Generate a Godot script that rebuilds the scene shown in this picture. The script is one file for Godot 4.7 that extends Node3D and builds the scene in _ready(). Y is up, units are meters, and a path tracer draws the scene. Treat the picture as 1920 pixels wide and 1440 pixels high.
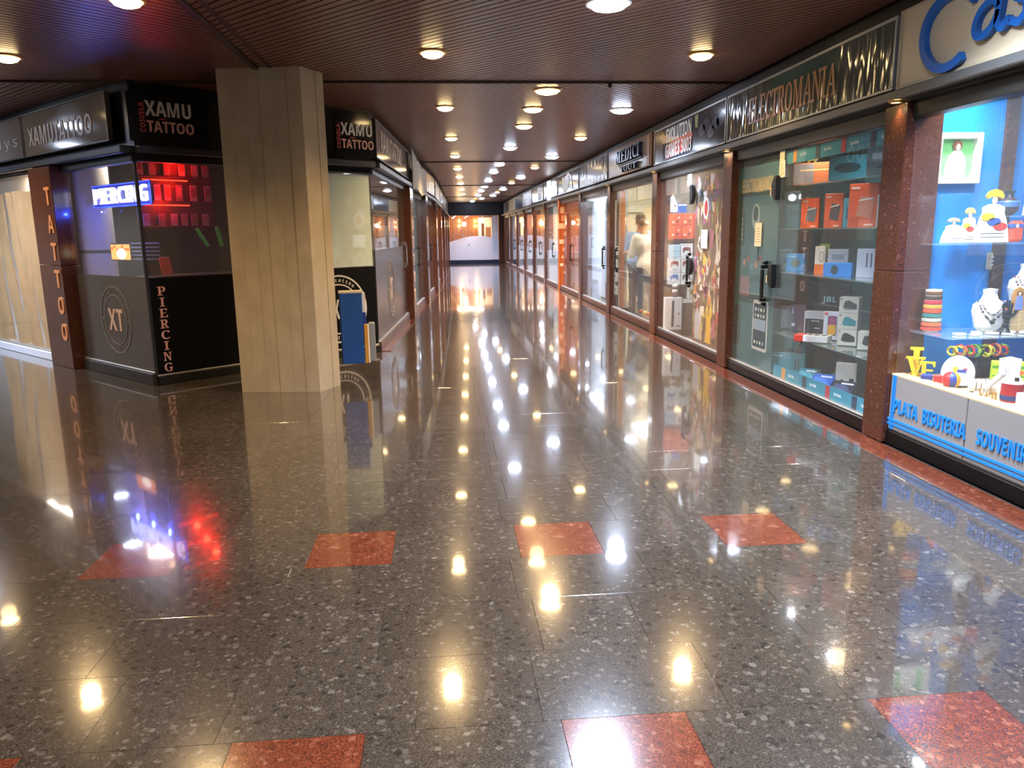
extends Node3D
# A shopping gallery: polished granite floor, slatted timber ceiling, glass shopfronts on both sides.
# Plan (metres): the gallery runs towards -z, the shopfronts of one side stand at x = 3.06.

class MB extends RefCounted:
	var v := PackedVector3Array()
	var n := PackedVector3Array()
	var u := PackedVector2Array()
	var t := Transform3D()
	func vtx(p: Vector3, nn: Vector3, uv: Vector2) -> void:
		v.append(t * p); n.append((t.basis * nn).normalized()); u.append(uv)
	func tri(a: Vector3, b: Vector3, c: Vector3) -> void:
		var nn := (c - a).cross(b - a).normalized()
		vtx(a, nn, Vector2(0, 1)); vtx(b, nn, Vector2(0, 0)); vtx(c, nn, Vector2(1, 0))
	func quad(a: Vector3, b: Vector3, c: Vector3, d: Vector3) -> void:
		var nn := (c - a).cross(b - a).normalized()
		if nn.length_squared() < 0.5:
			nn = (d - a).cross(c - a).normalized()
		vtx(a, nn, Vector2(0, 1)); vtx(b, nn, Vector2(0, 0)); vtx(c, nn, Vector2(1, 0))
		vtx(a, nn, Vector2(0, 1)); vtx(c, nn, Vector2(1, 0)); vtx(d, nn, Vector2(1, 1))
	func face_out(p: PackedVector3Array, mid: Vector3) -> void:
		var nn := (p[2] - p[0]).cross(p[1] - p[0])
		if nn.dot((p[0] + p[2]) * 0.5 - mid) < 0:
			p.reverse()
		if p.size() == 3:
			tri(p[0], p[1], p[2])
		else:
			quad(p[0], p[1], p[2], p[3])
	func sq(n0: Vector3, na: Vector3, nb: Vector3, a: Vector3, b: Vector3, c: Vector3, d: Vector3, nc: Vector3, uvs := []) -> void:
		# a smooth quad with a normal at each corner
		vtx(a, n0, Vector2(0, 1)); vtx(b, na, Vector2(0, 0)); vtx(c, nb, Vector2(1, 0))
		vtx(a, n0, Vector2(0, 1)); vtx(c, nb, Vector2(1, 0)); vtx(d, nc, Vector2(1, 1))
	func box(c: Vector3, s: Vector3) -> MB:
		var h := s * 0.5
		var p := []
		for i in 8:
			p.append(c + Vector3(h.x if i & 1 else -h.x, h.y if i & 2 else -h.y, h.z if i & 4 else -h.z))
		quad(p[4], p[6], p[7], p[5]); quad(p[1], p[3], p[2], p[0])
		quad(p[5], p[7], p[3], p[1]); quad(p[0], p[2], p[6], p[4])
		quad(p[6], p[2], p[3], p[7]); quad(p[0], p[4], p[5], p[1])
		return self
	func bb(c: Vector3, s: Vector3, b := 0.005) -> MB:
		# a box with chamfered edges
		var h := s * 0.5
		b = minf(b, minf(h.x, minf(h.y, h.z)) * 0.9)
		for ax in 3:
			var a1 := (ax + 1) % 3
			var a2 := (ax + 2) % 3
			for sg in [-1.0, 1.0]:
				var q := PackedVector3Array()
				for k in [[-1, -1], [-1, 1], [1, 1], [1, -1]]:
					var w := Vector3()
					w[ax] = sg * h[ax]; w[a1] = k[0] * (h[a1] - b); w[a2] = k[1] * (h[a2] - b)
					q.append(c + w)
				face_out(q, c)
				for sg2 in [-1.0, 1.0]:
					var e := PackedVector3Array()
					for k in [[-1, 0], [1, 0], [1, 1], [-1, 1]]:
						var w := Vector3()
						w[a2] = k[0] * (h[a2] - b)
						w[ax] = sg * (h[ax] - (b if k[1] else 0.0)); w[a1] = sg2 * (h[a1] - (0.0 if k[1] else b))
						e.append(c + w)
					face_out(e, c)
		for i in 8:
			var sg := Vector3(1 if i & 1 else -1, 1 if i & 2 else -1, 1 if i & 4 else -1)
			var q := PackedVector3Array()
			for ax in 3:
				var w := (h - Vector3(b, b, b)) * sg
				w[ax] = sg[ax] * h[ax]
				q.append(c + w)
			face_out(q, c)
		return self
	func cyl(p0: Vector3, p1: Vector3, r0: float, r1 := -1.0, k := 16, caps := true) -> MB:
		if r1 < 0: r1 = r0
		var d := (p1 - p0).normalized()
		var e := d.cross(Vector3.RIGHT if absf(d.x) < 0.9 else Vector3.UP).normalized()
		var f := d.cross(e)
		for i in k:
			var a0 := TAU * i / k
			var a1 := TAU * (i + 1) / k
			var m0 := e * cos(a0) + f * sin(a0)
			var m1 := e * cos(a1) + f * sin(a1)
			sq(m0, m0, m1, p0 + m0 * r0, p1 + m0 * r1, p1 + m1 * r1, p0 + m1 * r0, m1)
			if caps:
				if r1 > 0.0001: tri(p1, p1 + m1 * r1, p1 + m0 * r1)
				if r0 > 0.0001: tri(p0, p0 + m0 * r0, p0 + m1 * r0)
		return self
	func lathe(prof: Array, k := 20, at := Vector3.ZERO, sx := 1.0, sz := 1.0) -> MB:
		# profile of [radius, height] from bottom to top
		for j in prof.size() - 1:
			var r0: float = prof[j][0]; var y0: float = prof[j][1]
			var r1: float = prof[j + 1][0]; var y1: float = prof[j + 1][1]
			var sl := Vector2(y1 - y0, r0 - r1).normalized()
			for i in k:
				var a0 := TAU * i / k
				var a1 := TAU * (i + 1) / k
				var d0 := Vector3(cos(a0) * sx, 0, sin(a0) * sz)
				var d1 := Vector3(cos(a1) * sx, 0, sin(a1) * sz)
				var m0 := Vector3(cos(a0) * sl.x, sl.y, sin(a0) * sl.x)
				var m1 := Vector3(cos(a1) * sl.x, sl.y, sin(a1) * sl.x)
				sq(m1, m1, m0, at + d1 * r0 + Vector3(0, y0, 0), at + d1 * r1 + Vector3(0, y1, 0), at + d0 * r1 + Vector3(0, y1, 0), at + d0 * r0 + Vector3(0, y0, 0), m0)
		return self
	func ball(c: Vector3, r: Vector3, k := 14, low := 0.0) -> MB:
		# an ellipsoid; low cuts it off at that share of its height
		var m := int(k * 0.7)
		for j in m:
			var b0 := lerpf(-PI / 2 + PI * low, PI / 2, float(j) / m)
			var b1 := lerpf(-PI / 2 + PI * low, PI / 2, float(j + 1) / m)
			for i in k:
				var a0 := TAU * i / k
				var a1 := TAU * (i + 1) / k
				var q := [Vector3(cos(a0) * cos(b0), sin(b0), sin(a0) * cos(b0)), Vector3(cos(a0) * cos(b1), sin(b1), sin(a0) * cos(b1)), Vector3(cos(a1) * cos(b1), sin(b1), sin(a1) * cos(b1)), Vector3(cos(a1) * cos(b0), sin(b0), sin(a1) * cos(b0))]
				sq(q[3] / r, q[2] / r, q[1] / r, c + q[3] * r, c + q[2] * r, c + q[1] * r, c + q[0] * r, q[0] / r)
		return self
	func tube(path: Array, r: float, k := 8, closed := false) -> MB:
		var m := path.size()
		var rings := []
		var e := Vector3.ZERO
		for i in m:
			var a: Vector3 = path[(i - 1 + m) % m] if closed else path[maxi(i - 1, 0)]
			var b: Vector3 = path[(i + 1) % m] if closed else path[mini(i + 1, m - 1)]
			var d := (b - a).normalized()
			if e == Vector3.ZERO:
				e = d.cross(Vector3.UP if absf(d.y) < 0.9 else Vector3.RIGHT).normalized()
			else:
				e = (e - d * e.dot(d)).normalized()
			var f := d.cross(e)
			var ring := []
			for j in k:
				ring.append(e * cos(TAU * j / k) + f * sin(TAU * j / k))
			rings.append(ring)
		for i in (m if closed else m - 1):
			var p: Vector3 = path[i]; var q: Vector3 = path[(i + 1) % m]
			for j in k:
				var a: Vector3 = rings[i][j]; var b: Vector3 = rings[(i + 1) % m][j]
				var c: Vector3 = rings[(i + 1) % m][(j + 1) % k]; var d: Vector3 = rings[i][(j + 1) % k]
				sq(a, b, c, p + a * r, q + b * r, q + c * r, p + d * r, d)
		return self
	func prism(poly: PackedVector2Array, z0: float, z1: float) -> MB:
		# an outline in x and y, with thickness along z
		if Geometry2D.is_polygon_clockwise(poly):
			poly = poly.duplicate(); poly.reverse()
		var ix := Geometry2D.triangulate_polygon(poly)
		for i in range(0, ix.size(), 3):
			var a := poly[ix[i]]; var b := poly[ix[i + 1]]; var c := poly[ix[i + 2]]
			if (b - a).cross(c - a) > 0:
				var s := b; b = c; c = s
			tri(Vector3(a.x, a.y, z1), Vector3(b.x, b.y, z1), Vector3(c.x, c.y, z1))
			tri(Vector3(a.x, a.y, z0), Vector3(c.x, c.y, z0), Vector3(b.x, b.y, z0))
		for i in poly.size():
			var a := poly[i]; var b := poly[(i + 1) % poly.size()]
			quad(Vector3(b.x, b.y, z0), Vector3(b.x, b.y, z1), Vector3(a.x, a.y, z1), Vector3(a.x, a.y, z0))
		return self
	func ring(c: Vector3, r0: float, r1: float, th: float, k := 40, a0 := 0.0, a1 := TAU) -> MB:
		# a flat ring or arc in the x-y plane with thickness along z
		for i in k:
			var b0 := lerpf(a0, a1, float(i) / k)
			var b1 := lerpf(a0, a1, float(i + 1) / k)
			var d0 := Vector3(cos(b0), sin(b0), 0); var d1 := Vector3(cos(b1), sin(b1), 0)
			var z := Vector3(0, 0, th)
			quad(c + d1 * r0 + z, c + d1 * r1 + z, c + d0 * r1 + z, c + d0 * r0 + z)
			quad(c + d0 * r1, c + d0 * r1 + z, c + d1 * r1 + z, c + d1 * r1)
			quad(c + d1 * r0, c + d1 * r0 + z, c + d0 * r0 + z, c + d0 * r0)
		return self
	func done() -> ArrayMesh:
		var a := []
		a.resize(Mesh.ARRAY_MAX)
		a[Mesh.ARRAY_VERTEX] = v; a[Mesh.ARRAY_NORMAL] = n; a[Mesh.ARRAY_TEX_UV] = u
		var m := ArrayMesh.new()
		m.add_surface_from_arrays(Mesh.PRIMITIVE_TRIANGLES, a)
		return m

var M := {}
var taken := {}
var rng := RandomNumberGenerator.new()
const V0 := Vector3.ZERO

func rgb(c: String) -> Color:
	return Color.html(c)
func mat(c, rough := 0.6, metal := 0.0, extra := {}) -> StandardMaterial3D:
	var key := str(c, rough, metal, extra)
	if M.has(key): return M[key]
	var m := StandardMaterial3D.new()
	m.albedo_color = rgb(c) if c is String else c
	m.roughness = rough; m.metallic = metal
	for k in extra: m.set(k, extra[k])
	M[key] = m
	return m
func glow(c: String, e: float) -> StandardMaterial3D:
	return mat(c, 0.5, 0.0, {"emission_enabled": true, "emission": rgb(c), "emission_energy_multiplier": e})
func glass(c := "dfe9e6", a := 0.025) -> StandardMaterial3D:
	return mat(Color(rgb(c), a), 0.01, 0.0, {"transparency": BaseMaterial3D.TRANSPARENCY_ALPHA})
func numbered(called: String) -> String:
	if not taken.has(called):
		taken[called] = 0
		return called
	taken[called] += 1
	return "%s_%03d" % [called, taken[called]]
func meta(o: Node, label: String, category: String, group := "") -> void:
	o.set_meta("label", label); o.set_meta("category", category)
	if group: o.set_meta("group", group)
func thing(called: String, label: String, category: String, xf := Transform3D(), group := "") -> Node3D:
	var o := Node3D.new()
	o.name = numbered(called); add_child(o); o.transform = xf
	meta(o, label, category, group)
	return o
func setting(called: String, label := "", xf := Transform3D()) -> Node3D:
	var o := Node3D.new()
	o.name = numbered(called); add_child(o); o.transform = xf
	o.set_meta("kind", "structure")
	if label: o.set_meta("label", label)
	return o
func part(called: String, mesh, m: Material, parent: Node, xf := Transform3D()) -> MeshInstance3D:
	var o := MeshInstance3D.new()
	o.name = called
	o.mesh = mesh.done() if mesh is MB else mesh
	o.material_override = m
	parent.add_child(o, true); o.transform = xf
	return o
func solo(called: String, label: String, category: String, mesh, m: Material, xf := Transform3D(), group := "") -> MeshInstance3D:
	var o := MeshInstance3D.new()
	o.name = numbered(called)
	o.mesh = mesh.done() if mesh is MB else mesh
	o.material_override = m
	add_child(o); o.transform = xf
	meta(o, label, category, group)
	return o
func copy(src: Node3D, xf: Transform3D, label := "", group := "") -> Node3D:
	var o: Node3D = src.duplicate()
	o.name = numbered(String(src.name).rstrip("0123456789").rstrip("_")); add_child(o); o.transform = xf
	if label: o.set_meta("label", label)
	if group: o.set_meta("group", group)
	return o
func at(x: float, y: float, z: float, turn := 0.0, tilt := 0.0) -> Transform3D:
	return Transform3D(Basis(Vector3.UP, deg_to_rad(turn)) * Basis(Vector3.RIGHT, deg_to_rad(tilt)), Vector3(x, y, z))
func frame(p: Vector2, q: Vector2) -> Transform3D:
	# a wall's own axes: x along it, y up, z out of it
	var d := (q - p).normalized()
	var x := Vector3(d.x, 0, d.y)
	return Transform3D(Basis(x, Vector3.UP, x.cross(Vector3.UP)), Vector3(p.x, 0, p.y))
func lettering(s: String, parent: Node, xf: Transform3D, w: float, h: float, dep: float, m: Material, face := "Droid Sans", bold := true, called := "lettering") -> MeshInstance3D:
	var f := SystemFont.new()
	f.font_names = PackedStringArray([face])
	f.font_weight = 700 if bold else 400
	var tm := TextMesh.new()
	tm.font = f; tm.text = s; tm.font_size = 48; tm.pixel_size = 0.01; tm.depth = dep; tm.curve_step = 2.0
	var b := tm.get_aabb()
	var sy := h / maxf(b.size.y, 0.001)
	var sx := w / maxf(b.size.x, 0.001) if w > 0 else sy
	var c := b.get_center()
	var o := MeshInstance3D.new()
	o.name = called; o.mesh = tm; o.material_override = m
	parent.add_child(o, true)
	o.transform = xf * Transform3D(Basis.from_scale(Vector3(sx, sy, 1.0)), Vector3(-c.x * sx, -c.y * sy, dep * 0.5))
	return o
func spot(parent: Node, p: Vector3, c: String, e: float, half := 68.0, size := 0.08) -> SpotLight3D:
	var l := SpotLight3D.new()
	l.name = "lamp_beam"; l.light_color = rgb(c); l.light_energy = e; l.spot_angle = half; l.spot_range = 40.0
	l.spot_attenuation = 2.0; l.light_size = size; l.shadow_enabled = true
	parent.add_child(l, true)
	l.transform = Transform3D(Basis(Vector3.RIGHT, -PI / 2), p)
	return l
func omni(parent: Node, p: Vector3, c: String, e: float, size := 0.05) -> void:
	var l := OmniLight3D.new()
	l.name = "lamp_glow"; l.light_color = rgb(c); l.light_energy = e; l.omni_range = 40.0; l.omni_attenuation = 2.0
	l.light_size = size; l.shadow_enabled = true
	parent.add_child(l, true); l.position = p
func area_down(parent: Node, p: Vector3, sz: Vector2, c: String, e: float) -> void:
	var l := AreaLight3D.new()
	l.name = "panel_light"; l.light_color = rgb(c); l.light_energy = e; l.area_size = sz; l.area_range = 40.0
	l.shadow_enabled = true
	parent.add_child(l, true)
	l.transform = Transform3D(Basis(Vector3.RIGHT, -PI / 2), p)

# ---- computed surfaces -------------------------------------------------------------------------
func granite(size: int, base: Color, tones: Array, flakes: int, big: float, seed_: int, noise_amp := 0.35) -> ImageTexture:
	var r := RandomNumberGenerator.new(); r.seed = seed_
	var fn := FastNoiseLite.new(); fn.seed = seed_; fn.frequency = 0.12; fn.noise_type = FastNoiseLite.TYPE_SIMPLEX; fn.fractal_octaves = 3
	var ni := fn.get_seamless_image(size, size)
	var nb := ni.get_data()
	var step := nb.size() / (size * size)
	var d := PackedByteArray(); d.resize(size * size * 3)
	for i in size * size:
		var k := 1.0 + (nb[i * step] / 255.0 - 0.5) * 2.0 * noise_amp
		d[i * 3] = clampi(int(base.r8 * k), 0, 255); d[i * 3 + 1] = clampi(int(base.g8 * k), 0, 255); d[i * 3 + 2] = clampi(int(base.b8 * k), 0, 255)
	for f in flakes:
		var c: Color = tones[r.randi() % tones.size()]
		var cx := r.randf() * size; var cy := r.randf() * size
		var l := big * (0.18 + 0.82 * pow(r.randf(), 3.0)); var w := l * r.randf_range(0.35, 0.9)
		var a := r.randf() * TAU; var ca := cos(a); var sa := sin(a)
		var mixf := r.randf_range(0.12, 0.62)
		var R := int(ceil(l))
		for dy in range(-R, R + 1):
			for dx in range(-R, R + 1):
				var px := (dx * ca + dy * sa) / l; var py := (-dx * sa + dy * ca) / w
				if absf(px) + absf(py) * 0.8 < 1.0:
					var q := (posmod(int(cy) + dy, size) * size + posmod(int(cx) + dx, size)) * 3
					d[q] = int(lerpf(d[q], c.r8, mixf)); d[q + 1] = int(lerpf(d[q + 1], c.g8, mixf)); d[q + 2] = int(lerpf(d[q + 2], c.b8, mixf))
	return ImageTexture.create_from_image(Image.create_from_data(size, size, false, Image.FORMAT_RGB8, d))
func noise_tex(freq: float, c0: String, c1: String, seed_ := 1, size := 256, oct := 4) -> NoiseTexture2D:
	var fn := FastNoiseLite.new(); fn.seed = seed_; fn.frequency = freq; fn.fractal_octaves = oct
	var t := NoiseTexture2D.new()
	t.noise = fn; t.width = size; t.height = size; t.seamless = true
	var g := Gradient.new(); g.set_color(0, rgb(c0)); g.set_color(1, rgb(c1))
	t.color_ramp = g
	return t
func tri_mat(tex: Texture2D, scale: Vector3, rough: float, tint := "ffffff", extra := {}) -> StandardMaterial3D:
	var m := StandardMaterial3D.new()
	m.albedo_texture = tex; m.albedo_color = rgb(tint); m.roughness = rough
	m.uv1_triplanar = true; m.uv1_world_triplanar = true; m.uv1_scale = scale
	for k in extra: m.set(k, extra[k])
	return m
func tex_mat(img: Image, rough := 0.5, extra := {}) -> StandardMaterial3D:
	var m := StandardMaterial3D.new()
	m.albedo_texture = ImageTexture.create_from_image(img); m.roughness = rough
	for k in extra: m.set(k, extra[k])
	return m
func wavy(seed_: int) -> NoiseTexture2D:
	# the uneven surface of a loose plastic sheet
	var fn := FastNoiseLite.new(); fn.seed = seed_; fn.frequency = 0.012; fn.fractal_octaves = 2
	var t := NoiseTexture2D.new()
	t.noise = fn; t.width = 256; t.height = 256; t.seamless = true; t.as_normal_map = true; t.bump_strength = 6.0
	return t

func _ready() -> void:
	rng.seed = 7
	var cam := Camera3D.new()
	cam.name = "camera"; add_child(cam)
	cam.position = Vector3(0, 1.5, 0)
	cam.rotation_degrees = Vector3(-11.153, -4.975, -0.841)
	cam.fov = 53.13; cam.near = 0.05; cam.far = 200.0
	cam.current = true
	var we := WorldEnvironment.new()
	we.name = "environment"
	var e := Environment.new()
	e.background_mode = Environment.BG_COLOR
	e.background_color = rgb("050506")
	e.tonemap_mode = Environment.TONE_MAPPER_LINEAR
	e.tonemap_exposure = 2.3
	e.sdfgi_enabled = true; e.ssao_enabled = true; e.ssil_enabled = true
	we.environment = e; add_child(we)
	build_lamps()
	build_materials()
	build_floor()
	build_ceiling()
	build_shell()
	build_right_shops()
	build_left_shops()
	build_end_shop()
	build_people()
	build_small_things()

const WARM := "ffd596"
const COOL := "d3e3ff"
# ceiling lamps: x, z, kind
const LAMPS := [
	["row", -0.03, -6.9], ["row", 0.09, -9.76], ["row", 0.2, -12.8], ["row", 0.31, -15.65], ["row", 0.42, -18.6], ["row", 0.52, -21.3], ["row", 0.62, -24.1], ["row", 0.74, -27.2], ["row", 0.85, -30.4], ["row", -0.15, -3.9],
	["shop", 2.3, -6.93], ["shop", 2.29, -12.81], ["shop", 2.22, -18.5], ["shop", 2.17, -24.05], ["shop", 2.12, -29.57], ["shop", 2.3, -1.2],
	["mid", 1.17, -9.88], ["mid", 1.22, -11.41],
	["big_warm", 1.18, -8.63],
	["small_cool", 1.27, -14.26], ["small_cool", 1.32, -17.6], ["small_cool", 1.34, -19.8], ["small_cool", 1.4, -23.0], ["small_cool", 1.44, -25.8], ["small_cool", 1.46, -28.4], ["small_cool", 1.5, -31.6], ["small_cool", 1.8, -34.6], ["small_cool", 1.5, -37.4],
	["big_cool", 2.3, -9.97], ["big_cool", 2.27, -15.97], ["big_cool", 2.22, -21.8], ["big_cool", 2.18, -27.5], ["big_cool", 2.12, -32.0], ["big_cool", 2.3, -3.9],
	["front", 1.16, -5.45], ["side", -1.96, -5.49], ["side", -3.56, -7.14], ["side", -5.3, -9.0], ["side", -5.2, -5.0], ["front", 1.1, -1.5], ["side", -2.2, -1.5], ["hall", -6.9, -9.3], ["hall", -8.4, -11.0], ["hall", -7.9, -6.2], ["hall", -6.1, -9.9],
]
const LAMP_TEXT := {
	"row": "small warm downlight, %s from the end wall in the row along the tattoo shop side",
	"shop": "small warm downlight, %s from the end wall in the row along the souvenir shop side",
	"mid": "warm downlight in mid ceiling, %s beyond the large warm-white disc",
	"big_warm": "large warm-white disc lamp just past the first ceiling joint",
	"small_cool": "small cool-white downlight, %s from the end wall in the middle row",
	"big_cool": "large cool-white disc lamp, %s from the end wall along the souvenir shop side",
	"front": "large cool-white disc lamp, %s from the first ceiling joint in the near panel",
	"side": "warm downlight, %s from the papered window in the side hall ceiling",
	"hall": "large cool-white disc lamp, %s from the papered window in the side hall ceiling",
}
const NTH := ["first", "second", "third", "fourth", "fifth", "sixth", "seventh", "eighth", "ninth", "tenth", "eleventh"]
func lamp_text(l: Array) -> String:
	# how many of its kind stand nearer to what the row is counted from
	var t: String = LAMP_TEXT[l[0]]
	if not t.contains("%s"): return t
	var n := 0
	for q in LAMPS:
		if q[0] != l[0]: continue
		if l[0] in ["side", "hall"]:
			n += int(Vector2(q[1] + 6.5, q[2] + 11.6).length() < Vector2(l[1] + 6.5, l[2] + 11.6).length())
		elif l[0] in ["mid", "front"]:
			n += int(absf(q[2] + 8.2) < absf(l[2] + 8.2))
		else:
			n += int(q[2] < l[2])
	return t % NTH[n]
func build_lamps() -> void:
	var protos := {}
	for l in LAMPS:
		var k: String = l[0]
		var big := k.begins_with("big") or k in ["front", "hall"]
		var cool := k.ends_with("cool") or k in ["front", "hall"]
		if not protos.has(k):
			var r := 0.135 if big else (0.12 if k in ["mid", "small_cool"] else 0.1)
			var o := thing("ceiling_downlight", lamp_text(l), "ceiling light", at(l[1], 3.0, l[2]), "" if k == "big_warm" else "downlights, %s kind" % k.replace("_", " "))
			part("trim_ring", MB.new().lathe([[r + 0.022, 0.0], [r + 0.018, -0.012], [r, -0.016], [r - 0.002, -0.004]], 28), mat("e8e4dc" if cool else "b98f4a", 0.35, 0.0 if cool else 0.6), o)
			part("lamp_diffuser", MB.new().lathe([[0.0, -0.052], [r * 0.45, -0.049], [r * 0.8, -0.036], [r, -0.008]], 28), glow(COOL if cool else "ffdb9c", 26.0 if cool else 11.0), o)
			spot(o, Vector3(0, -0.056 - r * 0.8, 0), COOL if cool else WARM, (5.0 if k == "hall" else (9.0 if cool else 4.8)) if big else (7.0 if cool else 2.3), 70.0, r * 0.8)
			protos[k] = o
		else:
			copy(protos[k], at(l[1], 3.0, l[2]), lamp_text(l))

var granite_grey := []
var granite_red: StandardMaterial3D
var granite_brown: StandardMaterial3D
var wood_dark: StandardMaterial3D
var black_gloss: StandardMaterial3D
var concrete: StandardMaterial3D
var alu: StandardMaterial3D
var dark_frame: StandardMaterial3D
func build_materials() -> void:
	var polish := {"clearcoat_enabled": true, "clearcoat": 1.0, "clearcoat_roughness": 0.045}
	var gt := granite(1024, Color8(84, 77, 70), [Color8(150, 145, 138), Color8(120, 112, 104), Color8(40, 38, 38), Color8(52, 50, 50), Color8(96, 90, 84), Color8(165, 160, 152), Color8(34, 32, 32)], 8000, 13.0, 3)
	for k in 3:
		var m := tri_mat(gt, Vector3.ONE * 0.72, 0.17, ["d6d0c6", "cec8be", "c6c0b6"][k], polish)
		m.uv1_offset = Vector3(k * 0.37, k * 0.11, k * 0.53)
		granite_grey.append(m)
	var rt := granite(768, Color8(104, 51, 33), [Color8(152, 100, 76), Color8(130, 70, 46), Color8(72, 32, 22), Color8(58, 29, 23), Color8(160, 114, 90)], 4200, 13.0, 5)
	granite_red = tri_mat(rt, Vector3.ONE * 0.9, 0.17, "ffffff", polish)
	var bt := granite(768, Color8(78, 44, 31), [Color8(128, 82, 62), Color8(62, 32, 23), Color8(52, 27, 20), Color8(146, 106, 88), Color8(98, 55, 39)], 3600, 9.0, 9)
	granite_brown = tri_mat(bt, Vector3.ONE * 0.8, 0.2, "ffffff", {"clearcoat_enabled": true, "clearcoat": 0.5, "clearcoat_roughness": 0.08})
	wood_dark = tri_mat(noise_tex(0.02, "70483a", "5a382c", 4), Vector3(1.5, 1.5, 1.5), 0.34)
	black_gloss = mat("101113", 0.12)
	concrete = tri_mat(noise_tex(0.012, "a08f74", "b4a488", 12, 512), Vector3(0.6, 0.35, 0.6), 0.85)
	alu = mat("b9b8b2", 0.38, 0.85)
	dark_frame = mat("24231f", 0.4, 0.2)

func build_floor() -> void:
	var f := setting("floor", "polished dark granite floor tiles with scattered red tiles")
	part("slab", MB.new().box(Vector3(-2.5, -0.112, -18), Vector3(15.5, 0.2, 45)), mat("2a2826", 0.8), f)
	var rz := 0.412
	var sizes := {}
	var field := MB.new()
	for r in range(-92, 12):
		var z0 := -3.784 + rz * r
		var red_row := r == 0 or r == 4
		var zc := z0 + rz * 0.5
		var off := 0.0 if posmod(r, 2) == 0 else 0.55
		for k in range(-9, 6):
			var left := -1.682 + 1.0035 * k + off
			for piece in [[left, 0.398, true], [left + 0.398, 0.6055, false]]:
				var x0: float = piece[0]
				var w: float = piece[1]
				if x0 > 2.85 or x0 + w < -10.0: continue
				if x0 + w > 2.855: w = 2.855 - x0
				if w < 0.03: continue
				# what the gallery wall of the tattoo shop side covers needs no tiles
				if zc < -13.0 and x0 + w < -2.6: continue
				var mid := Vector3(x0 + w * 0.5, -0.006, zc)
				var is_red: bool = red_row and piece[2] and k >= 0 - (1 if r == 4 else 0) and k <= 3
				var near := -zc
				var seen: bool = zc > -9.7 and zc < -1.7 and absf(mid.x - 0.085 * near) < 0.70 * near + 0.4
				if seen or is_red:
					var key := "%.2f" % w
					if not sizes.has(key):
						sizes[key] = MB.new().bb(V0, Vector3(w - 0.0012, 0.012, rz - 0.0012), 0.0005).done()
					part("red_tile" if is_red else "tile", sizes[key], granite_red if is_red else granite_grey[posmod(r * 7 + k * 3 + (1 if piece[2] else 0), 3)], f, Transform3D(Basis(), mid))
				else:
					field.box(mid, Vector3(w - 0.0012, 0.012, rz - 0.0016))
	var tf := part("tile_field", field, granite_grey[0], f)
	tf.set_meta("kind", "stuff")
	# red granite border along the shopfronts
	var bz := 1.2
	var bm := MB.new().bb(V0, Vector3(0.2, 0.012, 0.598), 0.0012).done()
	var far := MB.new()
	while bz > -39.4:
		if bz > -14.0:
			part("border_tile", bm, granite_red, f, at(2.957, -0.006, bz - 0.3))
		else:
			far.box(Vector3(2.957, -0.006, bz - 0.3), Vector3(0.2, 0.012, 0.598))
		bz -= 0.6
	part("far_border", far, granite_red, f).set_meta("kind", "stuff")

func build_ceiling() -> void:
	var c := setting("ceiling", "dark varnished ceiling of narrow diagonal timber slats")
	part("slab", MB.new().box(Vector3(-2.5, 3.13, -18), Vector3(15.5, 0.2, 45)), mat("5a382c", 0.9), c)
	var zs := [4.0, -8.19, -17.0, -25.3, -33.0, -39.6]
	for i in zs.size() - 1:
		for side in 2:
			if side == 1 and i > 1: continue
			var xa: float = -1.63 if side == 0 else -10.2
			var xb: float = 3.13 if side == 0 else -1.63
			var area := PackedVector2Array([Vector2(xa + 0.03, zs[i] - 0.03), Vector2(xb - 0.03, zs[i] - 0.03), Vector2(xb - 0.03, zs[i + 1] + 0.03), Vector2(xa + 0.03, zs[i + 1] + 0.03)])
			var dir := Vector2(-1, -1).normalized() if (i + side) % 2 == 0 else Vector2(1, -1).normalized()
			var nor := Vector2(-dir.y, dir.x)
			var mid := Vector2((xa + xb) * 0.5, (zs[i] + zs[i + 1]) * 0.5)
			var mb := MB.new()
			mb.t = Transform3D(Basis(Vector3.RIGHT, Vector3(0, 0, 1), Vector3(0, -1, 0)), V0)
			var s := -9.0
			while s < 9.0:
				var p := mid + nor * s
				var strip := PackedVector2Array([p - dir * 12, p + dir * 12, p + dir * 12 + nor * 0.06, p - dir * 12 + nor * 0.06])
				for poly in Geometry2D.intersect_polygons(strip, area):
					# poly is in x and z; the prism is turned so that its thickness runs up
					mb.prism(poly, -3.018, -3.0)
				s += 0.075
			var o := part("slat_panel", mb, wood_dark, c)
			o.set_meta("kind", "stuff")
		part("joint_bar", MB.new().box(Vector3(-3.5, 3.0, zs[i + 1]), Vector3(13.2, 0.04, 0.045)), mat("2c1a14", 0.5), c)
	part("joint_bar", MB.new().box(Vector3(-1.63, 3.0, -2.0), Vector3(0.05, 0.04, 12.3)), mat("2c1a14", 0.5), c)
	part("joint_bar", MB.new().box(Vector3(-1.50, 3.005, -2.0), Vector3(0.03, 0.03, 12.3)), mat("2a1812", 0.5), c)

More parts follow.
